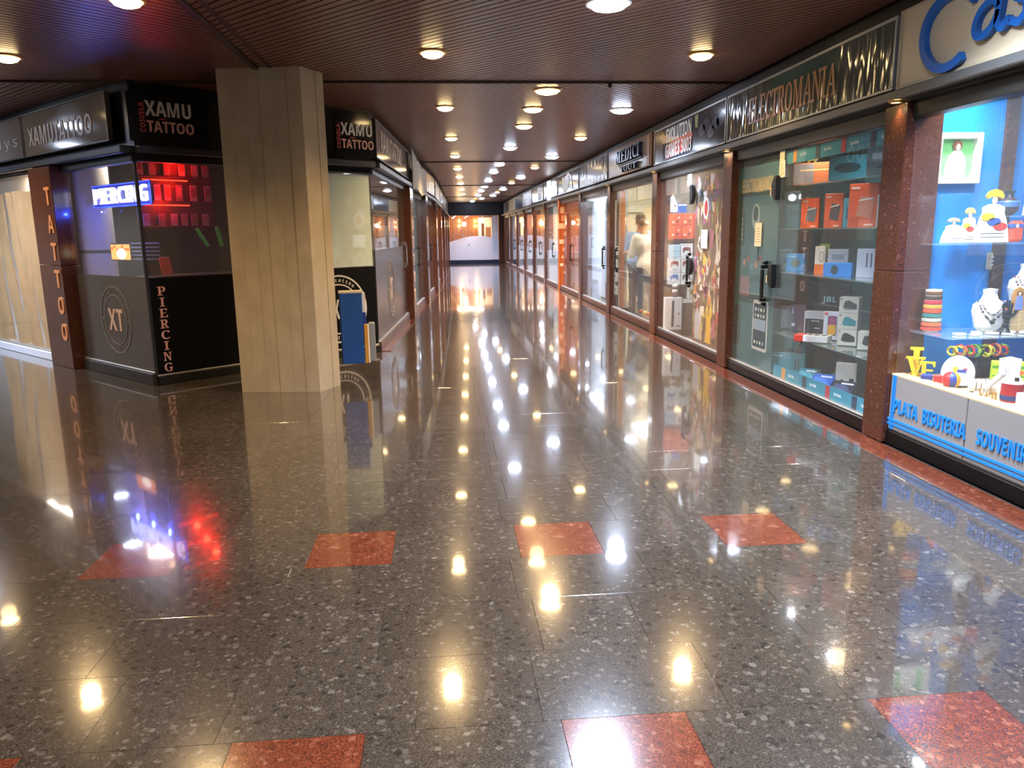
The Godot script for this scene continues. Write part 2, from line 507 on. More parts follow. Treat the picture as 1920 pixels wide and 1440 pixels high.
const PZ := [0.95, -2.1, -5.15, -8.24, -11.12, -14.22, -17.25, -20.4, -23.3, -26.3, -29.2, -32.2, -35.2, -38.2]
func build_shell() -> void:
	var wb := setting("wall_back", "plain plaster wall closing the gallery")
	part("wall_face", MB.new().box(Vector3(-2.5, 1.5, 4.1), Vector3(15.5, 3.1, 0.2)), mat("9a8f80", 0.8), wb)
	var wl := setting("wall_left", "plain plaster wall at the side of the hall")
	part("wall_face", MB.new().box(Vector3(-10.1, 1.5, -6), Vector3(0.2, 3.1, 20.5)), mat("9a8f80", 0.8), wl)
	var wr := setting("wall_right", "dark fascia above the row of shopfronts")
	part("fascia", MB.new().box(Vector3(3.22, 2.66, -18), Vector3(0.16, 0.68, 44)), mat("0f0f10", 0.4), wr)
	part("ledge", MB.new().bb(Vector3(3.09, 2.352, -18), Vector3(0.2, 0.06, 44), 0.008), mat("5f5e5a", 0.35, 0.5), wr)
	part("soffit", MB.new().box(Vector3(3.13, 2.312, -18), Vector3(0.16, 0.02, 44)), mat("151412", 0.5), wr)
	# pillars of brown granite between the shopfronts
	var slab_lo := MB.new().bb(Vector3(0, 0.6, 0), Vector3(0.26, 1.2, 0.26), 0.006).done()
	var slab_hi := MB.new().bb(Vector3(0, 1.753, 0), Vector3(0.26, 1.1, 0.26), 0.006).done()
	for i in PZ.size():
		if PZ[i] > -1: continue
		var p := setting("pillar", "brown granite pillar between two shopfronts", at(3.19, 0, PZ[i]))
		var m := granite_brown if i != 7 else mat("b4571c", 0.25)
		part("granite_slab", slab_lo, m, p); part("granite_slab", slab_hi, m, p)
		part("joint", MB.new().box(Vector3(0, 1.2, 0), Vector3(0.25, 0.012, 0.25)), mat("3b2018", 0.7), p)
		if i < 9:
			var l := thing("pillar_spotlight", "small round brass spotlight over the granite pillar %s" % ["", "before the souvenir shop", "between souvenir and electronics shops", "between electronics and games shops", "between games shop and open shop", "between open shop and pale blue window", "between pale blue and amber windows", "clad in orange boards", "next to the white lit cross"][i], "spotlight", at(3.03, 2.32, PZ[i] + 0.04), "spotlights over the granite pillars")
			part("trim_ring", MB.new().lathe([[0.05, 0.0], [0.045, -0.012], [0.034, -0.014]], 18), mat("caa45c", 0.3, 0.8), l)
			part("lamp_lens", MB.new().lathe([[0.0, -0.012], [0.034, -0.01]], 18), glow("ffd48a", 6.0), l)
			spot(l, Vector3(0, -0.02, 0), WARM, 0.1, 55.0, 0.03)

# ---- shopfronts --------------------------------------------------------------------------------
var window_count := 0
func front(fr: Transform3D, w: float, panes: Array, o := {}) -> Node3D:
	# glazing of one bay in the wall's own axes: the glass stands at z = 0
	window_count += 1
	var n := setting("window_%d" % window_count, o.get("label", "glazed shopfront with a low sill"), fr)
	var sh: float = o.get("sill", 0.1)
	var hy: float = o.get("head", 2.2)
	part("sill", MB.new().bb(Vector3(w * 0.5, sh * 0.5, 0.0), Vector3(w, sh, 0.09), 0.006), o.get("sill_mat", mat("2c1b14", 0.35)), n)
	part("sill_rail", MB.new().bb(Vector3(w * 0.5, sh + 0.008, 0.0), Vector3(w, 0.018, 0.05), 0.004), alu, n)
	part("head_rail", MB.new().bb(Vector3(w * 0.5, (hy + 2.31) * 0.5, -0.02), Vector3(w, 2.31 - hy, 0.11), 0.006), o.get("head_mat", dark_frame), n)
	var x := 0.0
	var gy: float = o.get("glass_from", sh)
	var gm: Material = o.get("glass", glass())
	for i in panes.size():
		var pw: float = panes[i] * w
		part("pane", MB.new().box(Vector3(x + pw * 0.5, (gy + hy) * 0.5 + 0.008, 0), Vector3(pw - 0.008, hy - gy - 0.016, 0.01)), gm, n)
		x += pw
	if o.has("handle"):
		door_handle(n, o.handle, o.get("handle_y", 1.05), o.get("handle_mat", mat("151515", 0.3, 0.5)))
	return n
func door_handle(n: Node3D, x: float, y: float, m: Material) -> void:
	var mb := MB.new()
	mb.bb(Vector3(x, y, 0.045), Vector3(0.06, 0.28, 0.02), 0.008)
	for s in [-1, 1]:
		mb.cyl(Vector3(x, y + s * 0.16, 0.0), Vector3(x, y + s * 0.16, 0.06), 0.018, 0.018, 10)
		mb.bb(Vector3(x, y + s * 0.2, 0.02), Vector3(0.07, 0.035, 0.03), 0.006)
	part("door_handle", mb, m, n)
func room(fr: Transform3D, x0: float, x1: float, d0: float, d: float, back: Material, side: Material, floor_m: Material, ceil_m: Material, label: String, h := 2.6, left := true, right := true) -> Node3D:
	# walls, floor and ceiling of one shop, behind the glass
	var n := setting("shop_interior", label, fr)
	var w := x1 - x0
	var cx := (x0 + x1) * 0.5
	part("back_wall", MB.new().box(Vector3(cx, h * 0.5, -d - 0.03), Vector3(w, h, 0.06)), back, n)
	if left: part("side_wall", MB.new().box(Vector3(x0 + 0.025, h * 0.5, -(d0 + d) * 0.5), Vector3(0.05, h, d - d0)), side, n)
	if right: part("side_wall", MB.new().box(Vector3(x1 - 0.025, h * 0.5, -(d0 + d) * 0.5), Vector3(0.05, h, d - d0)), side, n)
	part("shop_floor", MB.new().box(Vector3(cx, -0.02, -d * 0.5), Vector3(w, 0.04, d)), floor_m, n)
	part("shop_ceiling", MB.new().box(Vector3(cx, h + 0.03, -d * 0.5 - 0.05), Vector3(w, 0.06, d)), ceil_m, n)
	return n
func panel_lamp(fr: Transform3D, p: Vector3, sz: Vector2, c: String, e: float, label: String, glow_e := 3.0) -> void:
	var o := thing("panel_lamp", label, "ceiling light", fr * Transform3D(Basis(), p), "panel lamps inside the shops")
	part("housing", MB.new().bb(Vector3(0, 0.02, 0), Vector3(sz.x + 0.04, 0.04, sz.y + 0.04), 0.006), mat("dcdcd8", 0.5), o)
	part("lamp_panel", MB.new().box(Vector3(0, -0.004, 0), Vector3(sz.x, 0.008, sz.y)), glow(c, glow_e), o)
	area_down(o, Vector3(0, -0.02, 0), sz, c, e)
func sign_board(fr: Transform3D, x0: float, x1: float, label: String, face: Material, frame_m: Material, y0 := 2.4, y1 := 2.87, th := 0.05, called := "shop_sign") -> Node3D:
	# a framed sign box on the fascia; its own axes start at the middle of its face
	var w := x1 - x0
	var h := y1 - y0
	var n := thing(called, label, "sign", fr * at((x0 + x1) * 0.5, (y0 + y1) * 0.5, 0.045))
	part("sign_panel", MB.new().box(Vector3(0, 0, th * 0.4), Vector3(w - 0.02, h - 0.02, th * 0.8)), face, n)
	var mb := MB.new()
	for s in [-1, 1]:
		mb.bb(Vector3(0, s * (h * 0.5 - 0.01), th * 0.5), Vector3(w, 0.02, th), 0.003)
		mb.bb(Vector3(s * (w * 0.5 - 0.01), 0, th * 0.5), Vector3(0.02, h - 0.04, th), 0.003)
	part("sign_frame", mb, frame_m, n)
	return n
func bay(i: int) -> Array:
	# [axes, width] of the shopfront between pillars i and i + 1
	var fr := frame(Vector2(3.13, PZ[i + 1] + 0.13), Vector2(3.13, PZ[i] - 0.13))
	return [fr, PZ[i] - PZ[i + 1] - 0.26]

# ---- small goods -------------------------------------------------------------------------------
func rr(w: float, h: float, r: float, k := 4) -> PackedVector2Array:
	# outline of a rounded rectangle round the origin
	var p := PackedVector2Array()
	r = minf(r, minf(w, h) * 0.49)
	for q in 4:
		var c := Vector2((w * 0.5 - r) * (1 if q in [0, 3] else -1), (h * 0.5 - r) * (1 if q < 2 else -1))
		for i in k + 1:
			var a := PI * 0.5 * (q + float(i) / k)
			p.append(c + Vector2(cos(a), sin(a)) * r)
	return p
func moved(p: PackedVector2Array, d: Vector2, s := Vector2.ONE) -> PackedVector2Array:
	var o := PackedVector2Array()
	for q in p: o.append(q * s + d)
	return o
func ell(rx: float, ry: float, k := 16) -> PackedVector2Array:
	var o := PackedVector2Array()
	for i in k: o.append(Vector2(cos(TAU * i / k) * rx, sin(TAU * i / k) * ry))
	return o
func pts(a: Array) -> PackedVector2Array:
	var o := PackedVector2Array()
	for i in range(0, a.size(), 2): o.append(Vector2(a[i], a[i + 1]))
	return o
func stroke(mb: MB, path: PackedVector2Array, w: float, z0: float, z1: float) -> void:
	for poly in Geometry2D.offset_polyline(path, w * 0.5, Geometry2D.JOIN_ROUND, Geometry2D.END_BUTT):
		if not Geometry2D.is_polygon_clockwise(poly): mb.prism(poly, z0, z1)
const PAD := [-0.5, 0.12, -0.42, 0.34, -0.2, 0.4, 0.2, 0.4, 0.42, 0.34, 0.5, 0.12, 0.46, -0.42, 0.36, -0.46, 0.24, -0.08, -0.24, -0.08, -0.36, -0.46, -0.46, -0.42]
func carton(xf: Transform3D, label: String, w: float, h: float, d: float, c: String, prints := [], category := "box", called := "product_box", group := "") -> Node3D:
	# a printed cardboard box standing on its base; the prints are thin sheets on its face
	var n := thing(called, label, category, xf, group)
	var box := part("carton", MB.new().bb(Vector3(0, h * 0.5, 0), Vector3(w, h, d), 0.003), mat(c, 0.45), n)
	var z := d * 0.5
	for q in prints:
		z += 0.0006
		var p := Vector2(q[1] * w, q[2] * h)
		var s := Vector2(q[3] * w, q[4] * h)
		var m := mat(q[5], 0.4)
		match q[0]:
			"r": part("print", MB.new().box(Vector3(p.x, p.y, z), Vector3(s.x, s.y, 0.001)), m, box)
			"o": part("print", MB.new().prism(moved(ell(s.x * 0.5, s.y * 0.5), p), z, z + 0.001), m, box)
			"h": part("print", MB.new().prism(moved(rr(s.x, s.y, s.x * 0.22), p), z, z + 0.002), m, box)
			"c": part("print", MB.new().prism(moved(pts(PAD), p, s), z, z + 0.002), m, box)
			"g": part("print", MB.new().prism(moved(pts(q[6]), p, s), z, z + 0.002), m, box)
			"t": lettering(q[6], box, at(p.x, p.y, z), s.x, s.y, 0.001, m)
	return n

func build_right_shops() -> void:
	souvenir_shop()
	electronics_shop()
	games_shop()
	open_shop()
	far_right_shops()

# ---- souvenir shop -------------------------------------------------------------------------------
func souvenir_shop() -> void:
	var b := bay(1)
	var fr: Transform3D = b[0]
	var w: float = b[1]
	var blue := mat("0f86d8", 0.55)
	var front_n := front(fr, w, [0.285, 0.36, 0.355], {"label": "souvenir shop window above a grey painted base", "sill": 0.1, "sill_mat": mat("0b0b0c", 0.45, 0.0, {"metallic_specular": 0.3}), "glass_from": 0.47})
	part("base_panel", MB.new().bb(Vector3(0.4, 0.3, 0.0), Vector3(0.79, 0.38, 0.06), 0.004), mat("86807a", 0.8), front_n)
	part("base_panel", MB.new().bb(Vector3(0.8 + (w - 0.8) * 0.5, 0.3, 0.0), Vector3(w - 0.806, 0.38, 0.06), 0.004), mat("86807a", 0.8), front_n)
	part("base_edge", MB.new().bb(Vector3(w * 0.5, 0.492, -0.02), Vector3(w, 0.016, 0.1), 0.004), mat("c9ad7c", 0.6), front_n)
	var stripes := MB.new()
	stripes.box(Vector3(0.035, 0.3, 0.032), Vector3(0.014, 0.38, 0.006)); stripes.box(Vector3(0.058, 0.3, 0.032), Vector3(0.014, 0.38, 0.006))
	stripes.box(Vector3(w * 0.5, 0.148, 0.033), Vector3(w, 0.018, 0.006)); stripes.box(Vector3(w * 0.5, 0.178, 0.033), Vector3(w, 0.018, 0.006))
	var sign_blue := mat("1a80cf", 0.5)
	part("blue_stripes", stripes, sign_blue, front_n)
	for q in [["PLATA", 0.2, 0.27], ["BISUTERIA", 0.6, 0.42], ["SOUVENIRS", 1.13, 0.44]]:
		lettering(q[0], front_n, at(q[1], 0.285, 0.03), q[2], 0.095, 0.008, sign_blue)
	room(fr, -0.13, w + 0.1, 0.1, 1.7, blue, blue, mat("777169"), mat("e4e4e0"), "bright blue souvenir shop interior", 2.6)
	for k in 4:
		var lp := thing("shop_spotlight", ["small white spotlight close to the blue wall", "small white spotlight over the necklace busts", "small white spotlight over the souvenir mugs", "small white spotlight over the bare end of the counter"][k], "spotlight", fr * at(0.16 + 0.55 * k, 2.56, -0.32), "spotlights in the souvenir shop")
		part("housing", MB.new().cyl(Vector3(0, 0.04, 0), Vector3(0, -0.02, 0), 0.06, 0.06, 18), mat("e4e4e0", 0.4), lp)
		part("lamp_lens", MB.new().lathe([[0.0, -0.024], [0.05, -0.022]], 18), glow("f2f8ff", 8.0), lp)
		spot(lp, Vector3(0, -0.035, 0), "f2f8ff", [0.95, 1.2, 1.1, 0.9][k], 78.0, 0.05)
	var strip := setting("trim_1", "granite strip up the blue wall", fr)
	part("granite_slab", MB.new().bb(Vector3(-0.08, 1.3, -0.72), Vector3(0.05, 2.6, 0.09), 0.004), granite_brown, strip)
	# sign with script letters
	var sg := sign_board(fr, -0.12, w + 0.1, "cream shop sign with large blue script letters starting with a tall C", mat("c9b694", 0.35), mat("b5a586", 0.4), 2.39, 2.88)
	var mb := MB.new()
	var x0 := -(w + 0.22) * 0.5 + 0.12
	var cpath := PackedVector2Array()
	for i in 25:
		var a := lerpf(0.62, 5.35, i / 24.0)
		cpath.append(Vector2(x0 + 0.42 + cos(a) * (0.25 + 0.02 * sin(a)), -0.005 + sin(a) * 0.205))
	stroke(mb, cpath, 0.052, 0.04, 0.075)
	part("script_letter", mb, mat("0f5fae", 0.3), sg)
	mb = MB.new()
	var apath := PackedVector2Array()
	for i in 21:
		var a := lerpf(0.5, TAU + 0.3, i / 20.0)
		apath.append(Vector2(x0 + 0.745 + cos(a) * 0.085 + sin(a) * 0.03, -0.02 + sin(a) * 0.085))
	stroke(mb, apath, 0.04, 0.04, 0.075)
	stroke(mb, pts([x0 + 0.85, 0.08, x0 + 0.835, -0.06, x0 + 0.87, -0.1, x0 + 0.93, -0.06]), 0.04, 0.04, 0.075)
	part("script_letter", mb, mat("0f5fae", 0.3), sg)
	mb = MB.new()
	stroke(mb, pts([x0 + 1.06, 0.1, x0 + 1.0, 0.125, x0 + 0.95, 0.09, x0 + 0.965, 0.03, x0 + 1.04, 0.0, x0 + 1.05, -0.06, x0 + 1.0, -0.1, x0 + 0.93, -0.075]), 0.04, 0.04, 0.075)
	part("script_letter", mb, mat("0f5fae", 0.3), sg)
	# glass shelves along the blue wall
	var gl := glass("cfeaf5", 0.12)
	for q in [[1.39, 1.0, 0.27, "glass shelf carrying the painted wooden dolls"], [1.565, 0.5, 0.2, "short glass shelf above the doll shelf"], [0.8, 1.05, 0.5, "low glass shelf carrying the necklace busts"]]:
		var sx: float = 0.6 if q[1] > 0.6 else 0.72
		var s := solo("glass_shelf", q[3], "shelf", MB.new().bb(Vector3(-0.07 + q[2] * 0.5, q[0] - 0.008, -sx), Vector3(q[2], 0.01, q[1]), 0.002), gl, fr)
	souvenir_goods()

func doll(xf: Transform3D, label: String, h: float, w: float, hat: String, sash: Array) -> void:
	# a flat painted wooden figure of a lady in a wide white dress
	var n := thing("wooden_doll", label, "doll", xf, "painted wooden dolls")
	var white := mat("f3efe6", 0.5)
	var th := 0.022
	var dress := part("dress", MB.new().prism(moved(pts([-0.5, 0.0, 0.5, 0.0, 0.46, 0.2, 0.38, 0.42, 0.3, 0.55, 0.3, 0.66, 0.12, 0.72, -0.12, 0.72, -0.3, 0.66, -0.3, 0.55, -0.38, 0.42, -0.46, 0.2]), Vector2.ZERO, Vector2(w, h)), -th * 0.5, th * 0.5), white, n)
	part("face", MB.new().ball(Vector3(0, h * 0.79, 0.004), Vector3(h * 0.055, h * 0.08, 0.012), 12), mat("efd2b4", 0.6), n)
	part("hat", MB.new().prism(moved(pts([-0.5, 0.35, -0.42, 0.1, -0.2, 0.28, 0.2, 0.28, 0.42, 0.1, 0.5, 0.35, 0.34, 0.8, 0.0, 1.0, -0.34, 0.8]), Vector2(0, h * 0.8), Vector2(w * 0.5, h * 0.2)), -th * 0.4, th * 0.6), mat(hat, 0.5), n)
	for i in sash.size():
		part("painted_sash", MB.new().prism(moved(ell(w * 0.2, h * 0.075, 12), Vector2(w * (-0.18 + 0.19 * i), h * (0.48 - 0.09 * i))), th * 0.5, th * 0.5 + 0.006), mat(sash[i], 0.5), dress)
	for k in 2:
		part("painted_line", MB.new().box(Vector3(0, h * (0.1 + 0.07 * k), th * 0.5), Vector3(w * 0.7, h * 0.012, 0.003)), mat("3b3b42", 0.6), dress)

func souvenir_goods() -> void:
	# framed figure on the blue wall
	var f := thing("framed_picture", "white box frame with a pale lady figure on green", "picture", at(3.46, 1.78, -5.09))
	var mb := MB.new()
	for s in [-1, 1]:
		mb.bb(Vector3(s * 0.142, 0.165, 0.03), Vector3(0.04, 0.33, 0.05), 0.004)
		mb.bb(Vector3(0, 0.165 + s * 0.145, 0.03), Vector3(0.245, 0.04, 0.05), 0.004)
	part("frame", mb, mat("f1efe9", 0.45), f)
	part("backing", MB.new().box(Vector3(0, 0.165, 0.008), Vector3(0.26, 0.27, 0.008)), mat("7fd67a", 0.7), f)
	var fig := part("figure", MB.new().prism(pts([-0.075, 0.04, 0.06, 0.04, 0.066, 0.14, 0.05, 0.18, 0.025, 0.215, -0.02, 0.215, -0.05, 0.18, -0.07, 0.12]), 0.014, 0.03), mat("f2eee6", 0.6), f)
	part("hair", MB.new().ball(Vector3(0.003, 0.25, 0.02), Vector3(0.035, 0.035, 0.012), 12), mat("a8623a", 0.7), fig)
	part("face", MB.new().ball(Vector3(0.003, 0.237, 0.028), Vector3(0.017, 0.026, 0.009), 10), mat("f3e2d0", 0.6), fig)
	doll(at(3.39, 1.39, -4.93), "small round white wooden doll with pink hat, the smallest on the glass shelf", 0.165, 0.16, "d9a58a", [])
	doll(at(3.52, 1.39, -4.96), "middle-sized white wooden doll with straw hat and red collar", 0.23, 0.13, "e8c46a", ["e9c52c", "d6392e"])
	doll(at(3.64, 1.39, -4.9), "tall white wooden doll with broad yellow hat and tricolour sash", 0.345, 0.24, "f0c51e", ["f0b81e", "2b55ad", "cf3328"])
	doll(at(3.99, 1.565, -4.95), "wooden doll with orange headdress and black patterned dress", 0.34, 0.2, "ee7d1e", ["e6a31f", "2e7d4d", "222222"])
	var vz := thing("painted_vase", "small dark vase with blue band on the short glass shelf", "vase", at(3.78, 1.565, -4.95))
	part("body", MB.new().lathe([[0.03, 0.0], [0.062, 0.03], [0.066, 0.07], [0.05, 0.1], [0.03, 0.115]], 18), mat("43303a", 0.3), vz)
	part("band", MB.new().lathe([[0.0675, 0.055], [0.0675, 0.085], [0.06, 0.095]], 18), mat("4a74b8", 0.35), vz)
	part("neck", MB.new().lathe([[0.03, 0.113], [0.024, 0.135], [0.036, 0.158], [0.03, 0.158]], 18), mat("2a2a35", 0.3), vz)
	var bag := thing("flag_pouch", "red flag-coloured pouch with a white star on the doll shelf", "pouch", at(3.81, 1.39, -4.9))
	part("cloth", MB.new().bb(Vector3(0, 0.07, 0), Vector3(0.1, 0.14, 0.05), 0.018), mat("d8472c", 0.8), bag)
	part("blue_band", MB.new().bb(Vector3(0, 0.105, 0), Vector3(0.103, 0.045, 0.053), 0.012), mat("2c4f9e", 0.8), bag)
	part("star", MB.new().prism(moved(star(5), Vector2(-0.01, 0.105), Vector2.ONE * 0.016), 0.027, 0.03), mat("f6f6f6", 0.6), bag)
	var gb := thing("glass_ball", "grey glass ball ornament on a wire stand", "ornament", at(3.97, 1.39, -4.88))
	part("ball", MB.new().ball(Vector3(0, 0.075, 0), Vector3(0.055, 0.055, 0.055), 18), mat("8f9aa8", 0.08, 0.4), gb)
	part("stand", MB.new().tube([Vector3(-0.04, 0.003, 0), Vector3(0, 0.03, 0.03), Vector3(0.04, 0.003, 0), Vector3(0, 0.03, -0.03)], 0.003, 6, true), mat("666666", 0.3, 0.9), gb)
	part("bow", MB.new().ball(Vector3(0, 0.14, 0), Vector3(0.03, 0.018, 0.015), 10), mat("cfd4dc", 0.4), gb)
	# low shelf
	var tx := thing("bracelet_roll", "upright roll stacked with woven red and orange bracelets", "bracelets", at(3.31, 0.8, -4.95))
	part("core", MB.new().lathe([[0.0, 0.0], [0.05, 0.0], [0.05, 0.28], [0.0, 0.285]], 18), mat("e8e2d6", 0.8), tx)
	var cols := ["d24b36", "e06a3c", "b7b6a0", "3f7d74", "d6542f", "e9a03a", "c23a3f", "4a3a2a", "6b4a2c"]
	for k in 9:
		part("bracelet", MB.new().lathe([[0.05, 0.004 + k * 0.03], [0.064 - k * 0.0012, 0.008 + k * 0.03], [0.064 - k * 0.0012, 0.026 + k * 0.03], [0.05, 0.03 + k * 0.03]], 18), mat(cols[k], 0.85), tx)
	bust(at(3.65, 0.8, -4.86, -8), 0.29, "white necklace bust with a dark beaded pendant necklace", "33302e")
	solo("display_box", "pale kraft box under the second necklace bust", "box", MB.new().bb(Vector3(0, 0.07, 0), Vector3(0.36, 0.14, 0.22), 0.004), mat("b79a6a", 0.7), at(4.0, 0.8, -4.9))
	bust(at(3.95, 0.94, -4.92, -12), 0.31, "white necklace bust hung with red and purple necklaces", "8c2d3c")
	var hd := thing("hand_display", "black hand-shaped jewellery stand with rings", "jewellery stand", at(3.66, 0.8, -4.7, -20))
	var hm := MB.new()
	hm.lathe([[0.036, 0.0], [0.034, 0.012], [0.019, 0.04], [0.017, 0.08], [0.022, 0.1]], 14)
	hm.ball(Vector3(0, 0.125, 0), Vector3(0.03, 0.04, 0.013), 14)
	for k in 4:
		var fx := -0.021 + k * 0.014
		hm.tube([Vector3(fx, 0.14, 0), Vector3(fx * 1.1, 0.175 + 0.006 * sin(k + 0.6), 0.002), Vector3(fx * 1.15, 0.2 + [0.0, 0.018, 0.02, 0.004][k], 0.006)], 0.0068, 8)
	hm.tube([Vector3(0.024, 0.11, 0), Vector3(0.042, 0.135, 0.004), Vector3(0.048, 0.155, 0.008)], 0.0075, 8)
	part("hand", hm, mat("15171a", 0.45), hd)
	part("ring", MB.new().ball(Vector3(-0.01, 0.165, 0.009), Vector3(0.008, 0.006, 0.004), 8), mat("c8553a", 0.2), hd)
	part("bracelet_chain", MB.new().tube([Vector3(0.021, 0.075, 0), Vector3(0, 0.07, 0.021), Vector3(-0.021, 0.075, 0), Vector3(0, 0.08, -0.021)], 0.004, 6, true), mat("d9dde0", 0.2, 0.9), hd)
	var ic := thing("saint_plaque", "small arched plaque with a robed figure in blue", "plaque", at(3.815, 0.94, -4.81, -8))
	part("plaque", MB.new().prism(pts([-0.036, 0, 0.036, 0, 0.04, 0.1, 0.028, 0.14, 0.0, 0.158, -0.028, 0.14, -0.04, 0.1]), -0.01, 0.01), mat("b9803a", 0.5), ic)
	part("robe", MB.new().prism(pts([-0.026, 0.006, 0.026, 0.006, 0.022, 0.08, 0.012, 0.1, -0.012, 0.1, -0.022, 0.08]), 0.01, 0.015), mat("6f83b8", 0.6), ic)
	part("face", MB.new().ball(Vector3(0, 0.112, 0.012), Vector3(0.012, 0.016, 0.006), 10), mat("e0b894", 0.6), ic)
	part("hair", MB.new().ring(Vector3(0, 0.112, 0.01), 0.012, 0.019, 0.005, 16, -0.6, PI + 0.6), mat("4a2d22", 0.7), ic)
	var sw := thing("switch_plate", "cream wall plate with three switches on the blue wall", "switch", at(3.8, 1.2, -5.09))
	part("plate", MB.new().bb(Vector3(0, 0.058, 0.005), Vector3(0.07, 0.116, 0.01), 0.003), mat("c9bfa6", 0.5), sw)
	for k in 3: part("switch", MB.new().bb(Vector3(0, 0.03 + k * 0.028, 0.012), Vector3(0.034, 0.018, 0.006), 0.002), mat("e6dfcd", 0.4), sw)
	# crumpled white gift papers on the low shelf
	for k in 9:
		var px := 3.36 + 0.075 * k
		solo("jewellery_pouch", "small flat white jewellery pouch on the low glass shelf", "pouch", MB.new().bb(V0, Vector3(0.07, 0.012, 0.055), 0.005), mat("e9ebe6", 0.5), at(px, 0.806, -4.72 + 0.05 * sin(k * 2.1), k * 37.0), "white jewellery pouches")
	# counter with its goods
	var c := thing("display_counter", "pale wood display counter behind the souvenir window", "counter", at(0, 0, 0))
	part("top", MB.new().bb(Vector3(3.55, 0.47, -3.66), Vector3(0.74, 0.03, 2.7), 0.004), mat("cbb080", 0.6), c)
	part("body", MB.new().box(Vector3(3.62, 0.23, -3.66), Vector3(0.6, 0.45, 2.66)), mat("a89878", 0.7), c)
	var Y := 0.485
	var yel := mat("f2c512", 0.5)
	for q in [["I", 3.24, -5.04 + 0.07, 0.2, "tall yellow wooden letter shaped like a capital I"], ["V", 3.21, -4.93, 0.14, "yellow wooden letter V in front of the tall yellow letter"], ["E", 3.24, -4.84, 0.12, "yellow wooden letter E beside the letter V"]]:
		var ln := thing("wooden_letter", q[4], "letter", at(q[1], Y, q[2], -35), "yellow wooden letters")
		lettering(q[0], ln, at(0, q[3] * 0.5, -0.015), q[3] * (0.42 if q[0] == "I" else 0.85), q[3], 0.035, yel, "Droid Serif", true, "letter")
	var cp := thing("baseball_cap", "white baseball cap with a small tricolour emblem", "cap", at(3.36, Y, -4.7, -30))
	part("crown", MB.new().ball(Vector3(0, 0.06, 0), Vector3(0.1, 0.12, 0.105), 24, 0.42), mat("e6e7e6", 0.8), cp)
	var br := MB.new()
	for i in 16:
		var a0 := PI * i / 16.0; var a1 := PI * (i + 1) / 16.0
		for s in [0, 1]:
			var y := 0.03 if s == 0 else 0.026
			var q := [Vector3(cos(a0) * 0.09, y + 0.02, sin(a0) * 0.06 + 0.03), Vector3(cos(a0) * 0.095, y - 0.012, sin(a0) * 0.15 + 0.045), Vector3(cos(a1) * 0.095, y - 0.012, sin(a1) * 0.15 + 0.045), Vector3(cos(a1) * 0.09, y + 0.02, sin(a1) * 0.06 + 0.03)]
			if s == 0: br.quad(q[3], q[2], q[1], q[0])
			else: br.quad(q[0], q[1], q[2], q[3])
	part("brim", br, mat("eeeeec", 0.8), cp)
	part("button", MB.new().ball(Vector3(0, 0.18, 0), Vector3(0.008, 0.005, 0.008), 8), mat("dddddb", 0.8), cp)
	part("emblem", MB.new().box(Vector3(-0.025, 0.105, 0.099), Vector3(0.028, 0.03, 0.008)), mat("e0c22c", 0.7), cp)
	part("emblem", MB.new().box(Vector3(0.012, 0.095, 0.101), Vector3(0.05, 0.018, 0.008)), mat("3a4f96", 0.7), cp)
	part("emblem", MB.new().box(Vector3(0.03, 0.105, 0.096), Vector3(0.022, 0.014, 0.01)), mat("c8392e", 0.7), cp)
	# woven key straps heaped behind the cap
	var ks := ["e9e04a", "d9d24a", "e23e4e", "e9824a", "d33a3a", "7fae3a", "f0e86a", "2d7a4a"]
	for k in 14:
		var p := []
		var bx := 3.42 + 0.028 * k; var bz := -4.86 + 0.03 * sin(k * 1.7)
		for i in 9:
			var a := i / 8.0 * TAU * 0.92 + k
			p.append(Vector3(0.004 * sin(a), 0.185 + (0.028 + 0.006 * (k % 3)) * sin(a), (0.05 + 0.008 * (k % 2)) * cos(a)))
		solo("key_strap", ["woven yellow key strap", "woven pale-yellow key strap", "woven red key strap", "woven orange key strap", "woven dark-red key strap", "woven green key strap", "woven lemon key strap", "woven bottle-green key strap"][k % 8] + " on the heap behind the white cap", "key strap", MB.new().tube(p, 0.008, 6), mat(ks[k % 8], 0.8), at(bx, Y, bz), "key straps heaped behind the cap")
	solo("black_bag", "black cloth bag under the heap of key straps", "bag", MB.new().bb(Vector3(0, 0.067, 0), Vector3(0.46, 0.134, 0.12), 0.04), mat("17171a", 0.9), at(3.62, Y, -4.86, 4))
	carton(at(3.6, Y, -4.55, -25), "lime green carton with a red oval label", 0.2, 0.16, 0.05, "b8d62f", [["r", 0, 0.78, 1.0, 0.12, "5a9a2a"], ["r", 0, 0.42, 1.0, 0.05, "5a9a2a"], ["o", 0.2, 0.58, 0.4, 0.22, "e8663a"], ["r", -0.28, 0.3, 0.3, 0.2, "e9f0c0"]])
	var mr := thing("flag_maraca", "round maraca painted in red, yellow and blue wedges", "maraca", at(3.2, Y, -4.53, 0))
	for k in 8:
		var wedge := MB.new()
		var a0 := TAU * k / 8; var a1 := TAU * (k + 1) / 8
		for j in 6:
			var b0 := lerpf(-1.2, 1.5, j / 6.0); var b1 := lerpf(-1.2, 1.5, (j + 1) / 6.0)
			var q := []
			for e in [[a0, b0], [a0, b1], [a1, b1], [a1, b0]]:
				q.append(Vector3(cos(e[0]) * cos(e[1]), sin(e[1]), sin(e[0]) * cos(e[1])))
			wedge.sq(q[3], q[2], q[1], Vector3(0, 0.055, 0) + q[3] * 0.055, Vector3(0, 0.055, 0) + q[2] * 0.055, Vector3(0, 0.055, 0) + q[1] * 0.055, Vector3(0, 0.055, 0) + q[0] * 0.055, q[0])
		part("wedge", wedge, mat(["d02a22", "e8a21e", "34479a", "d02a22"][k % 4], 0.35), mr)
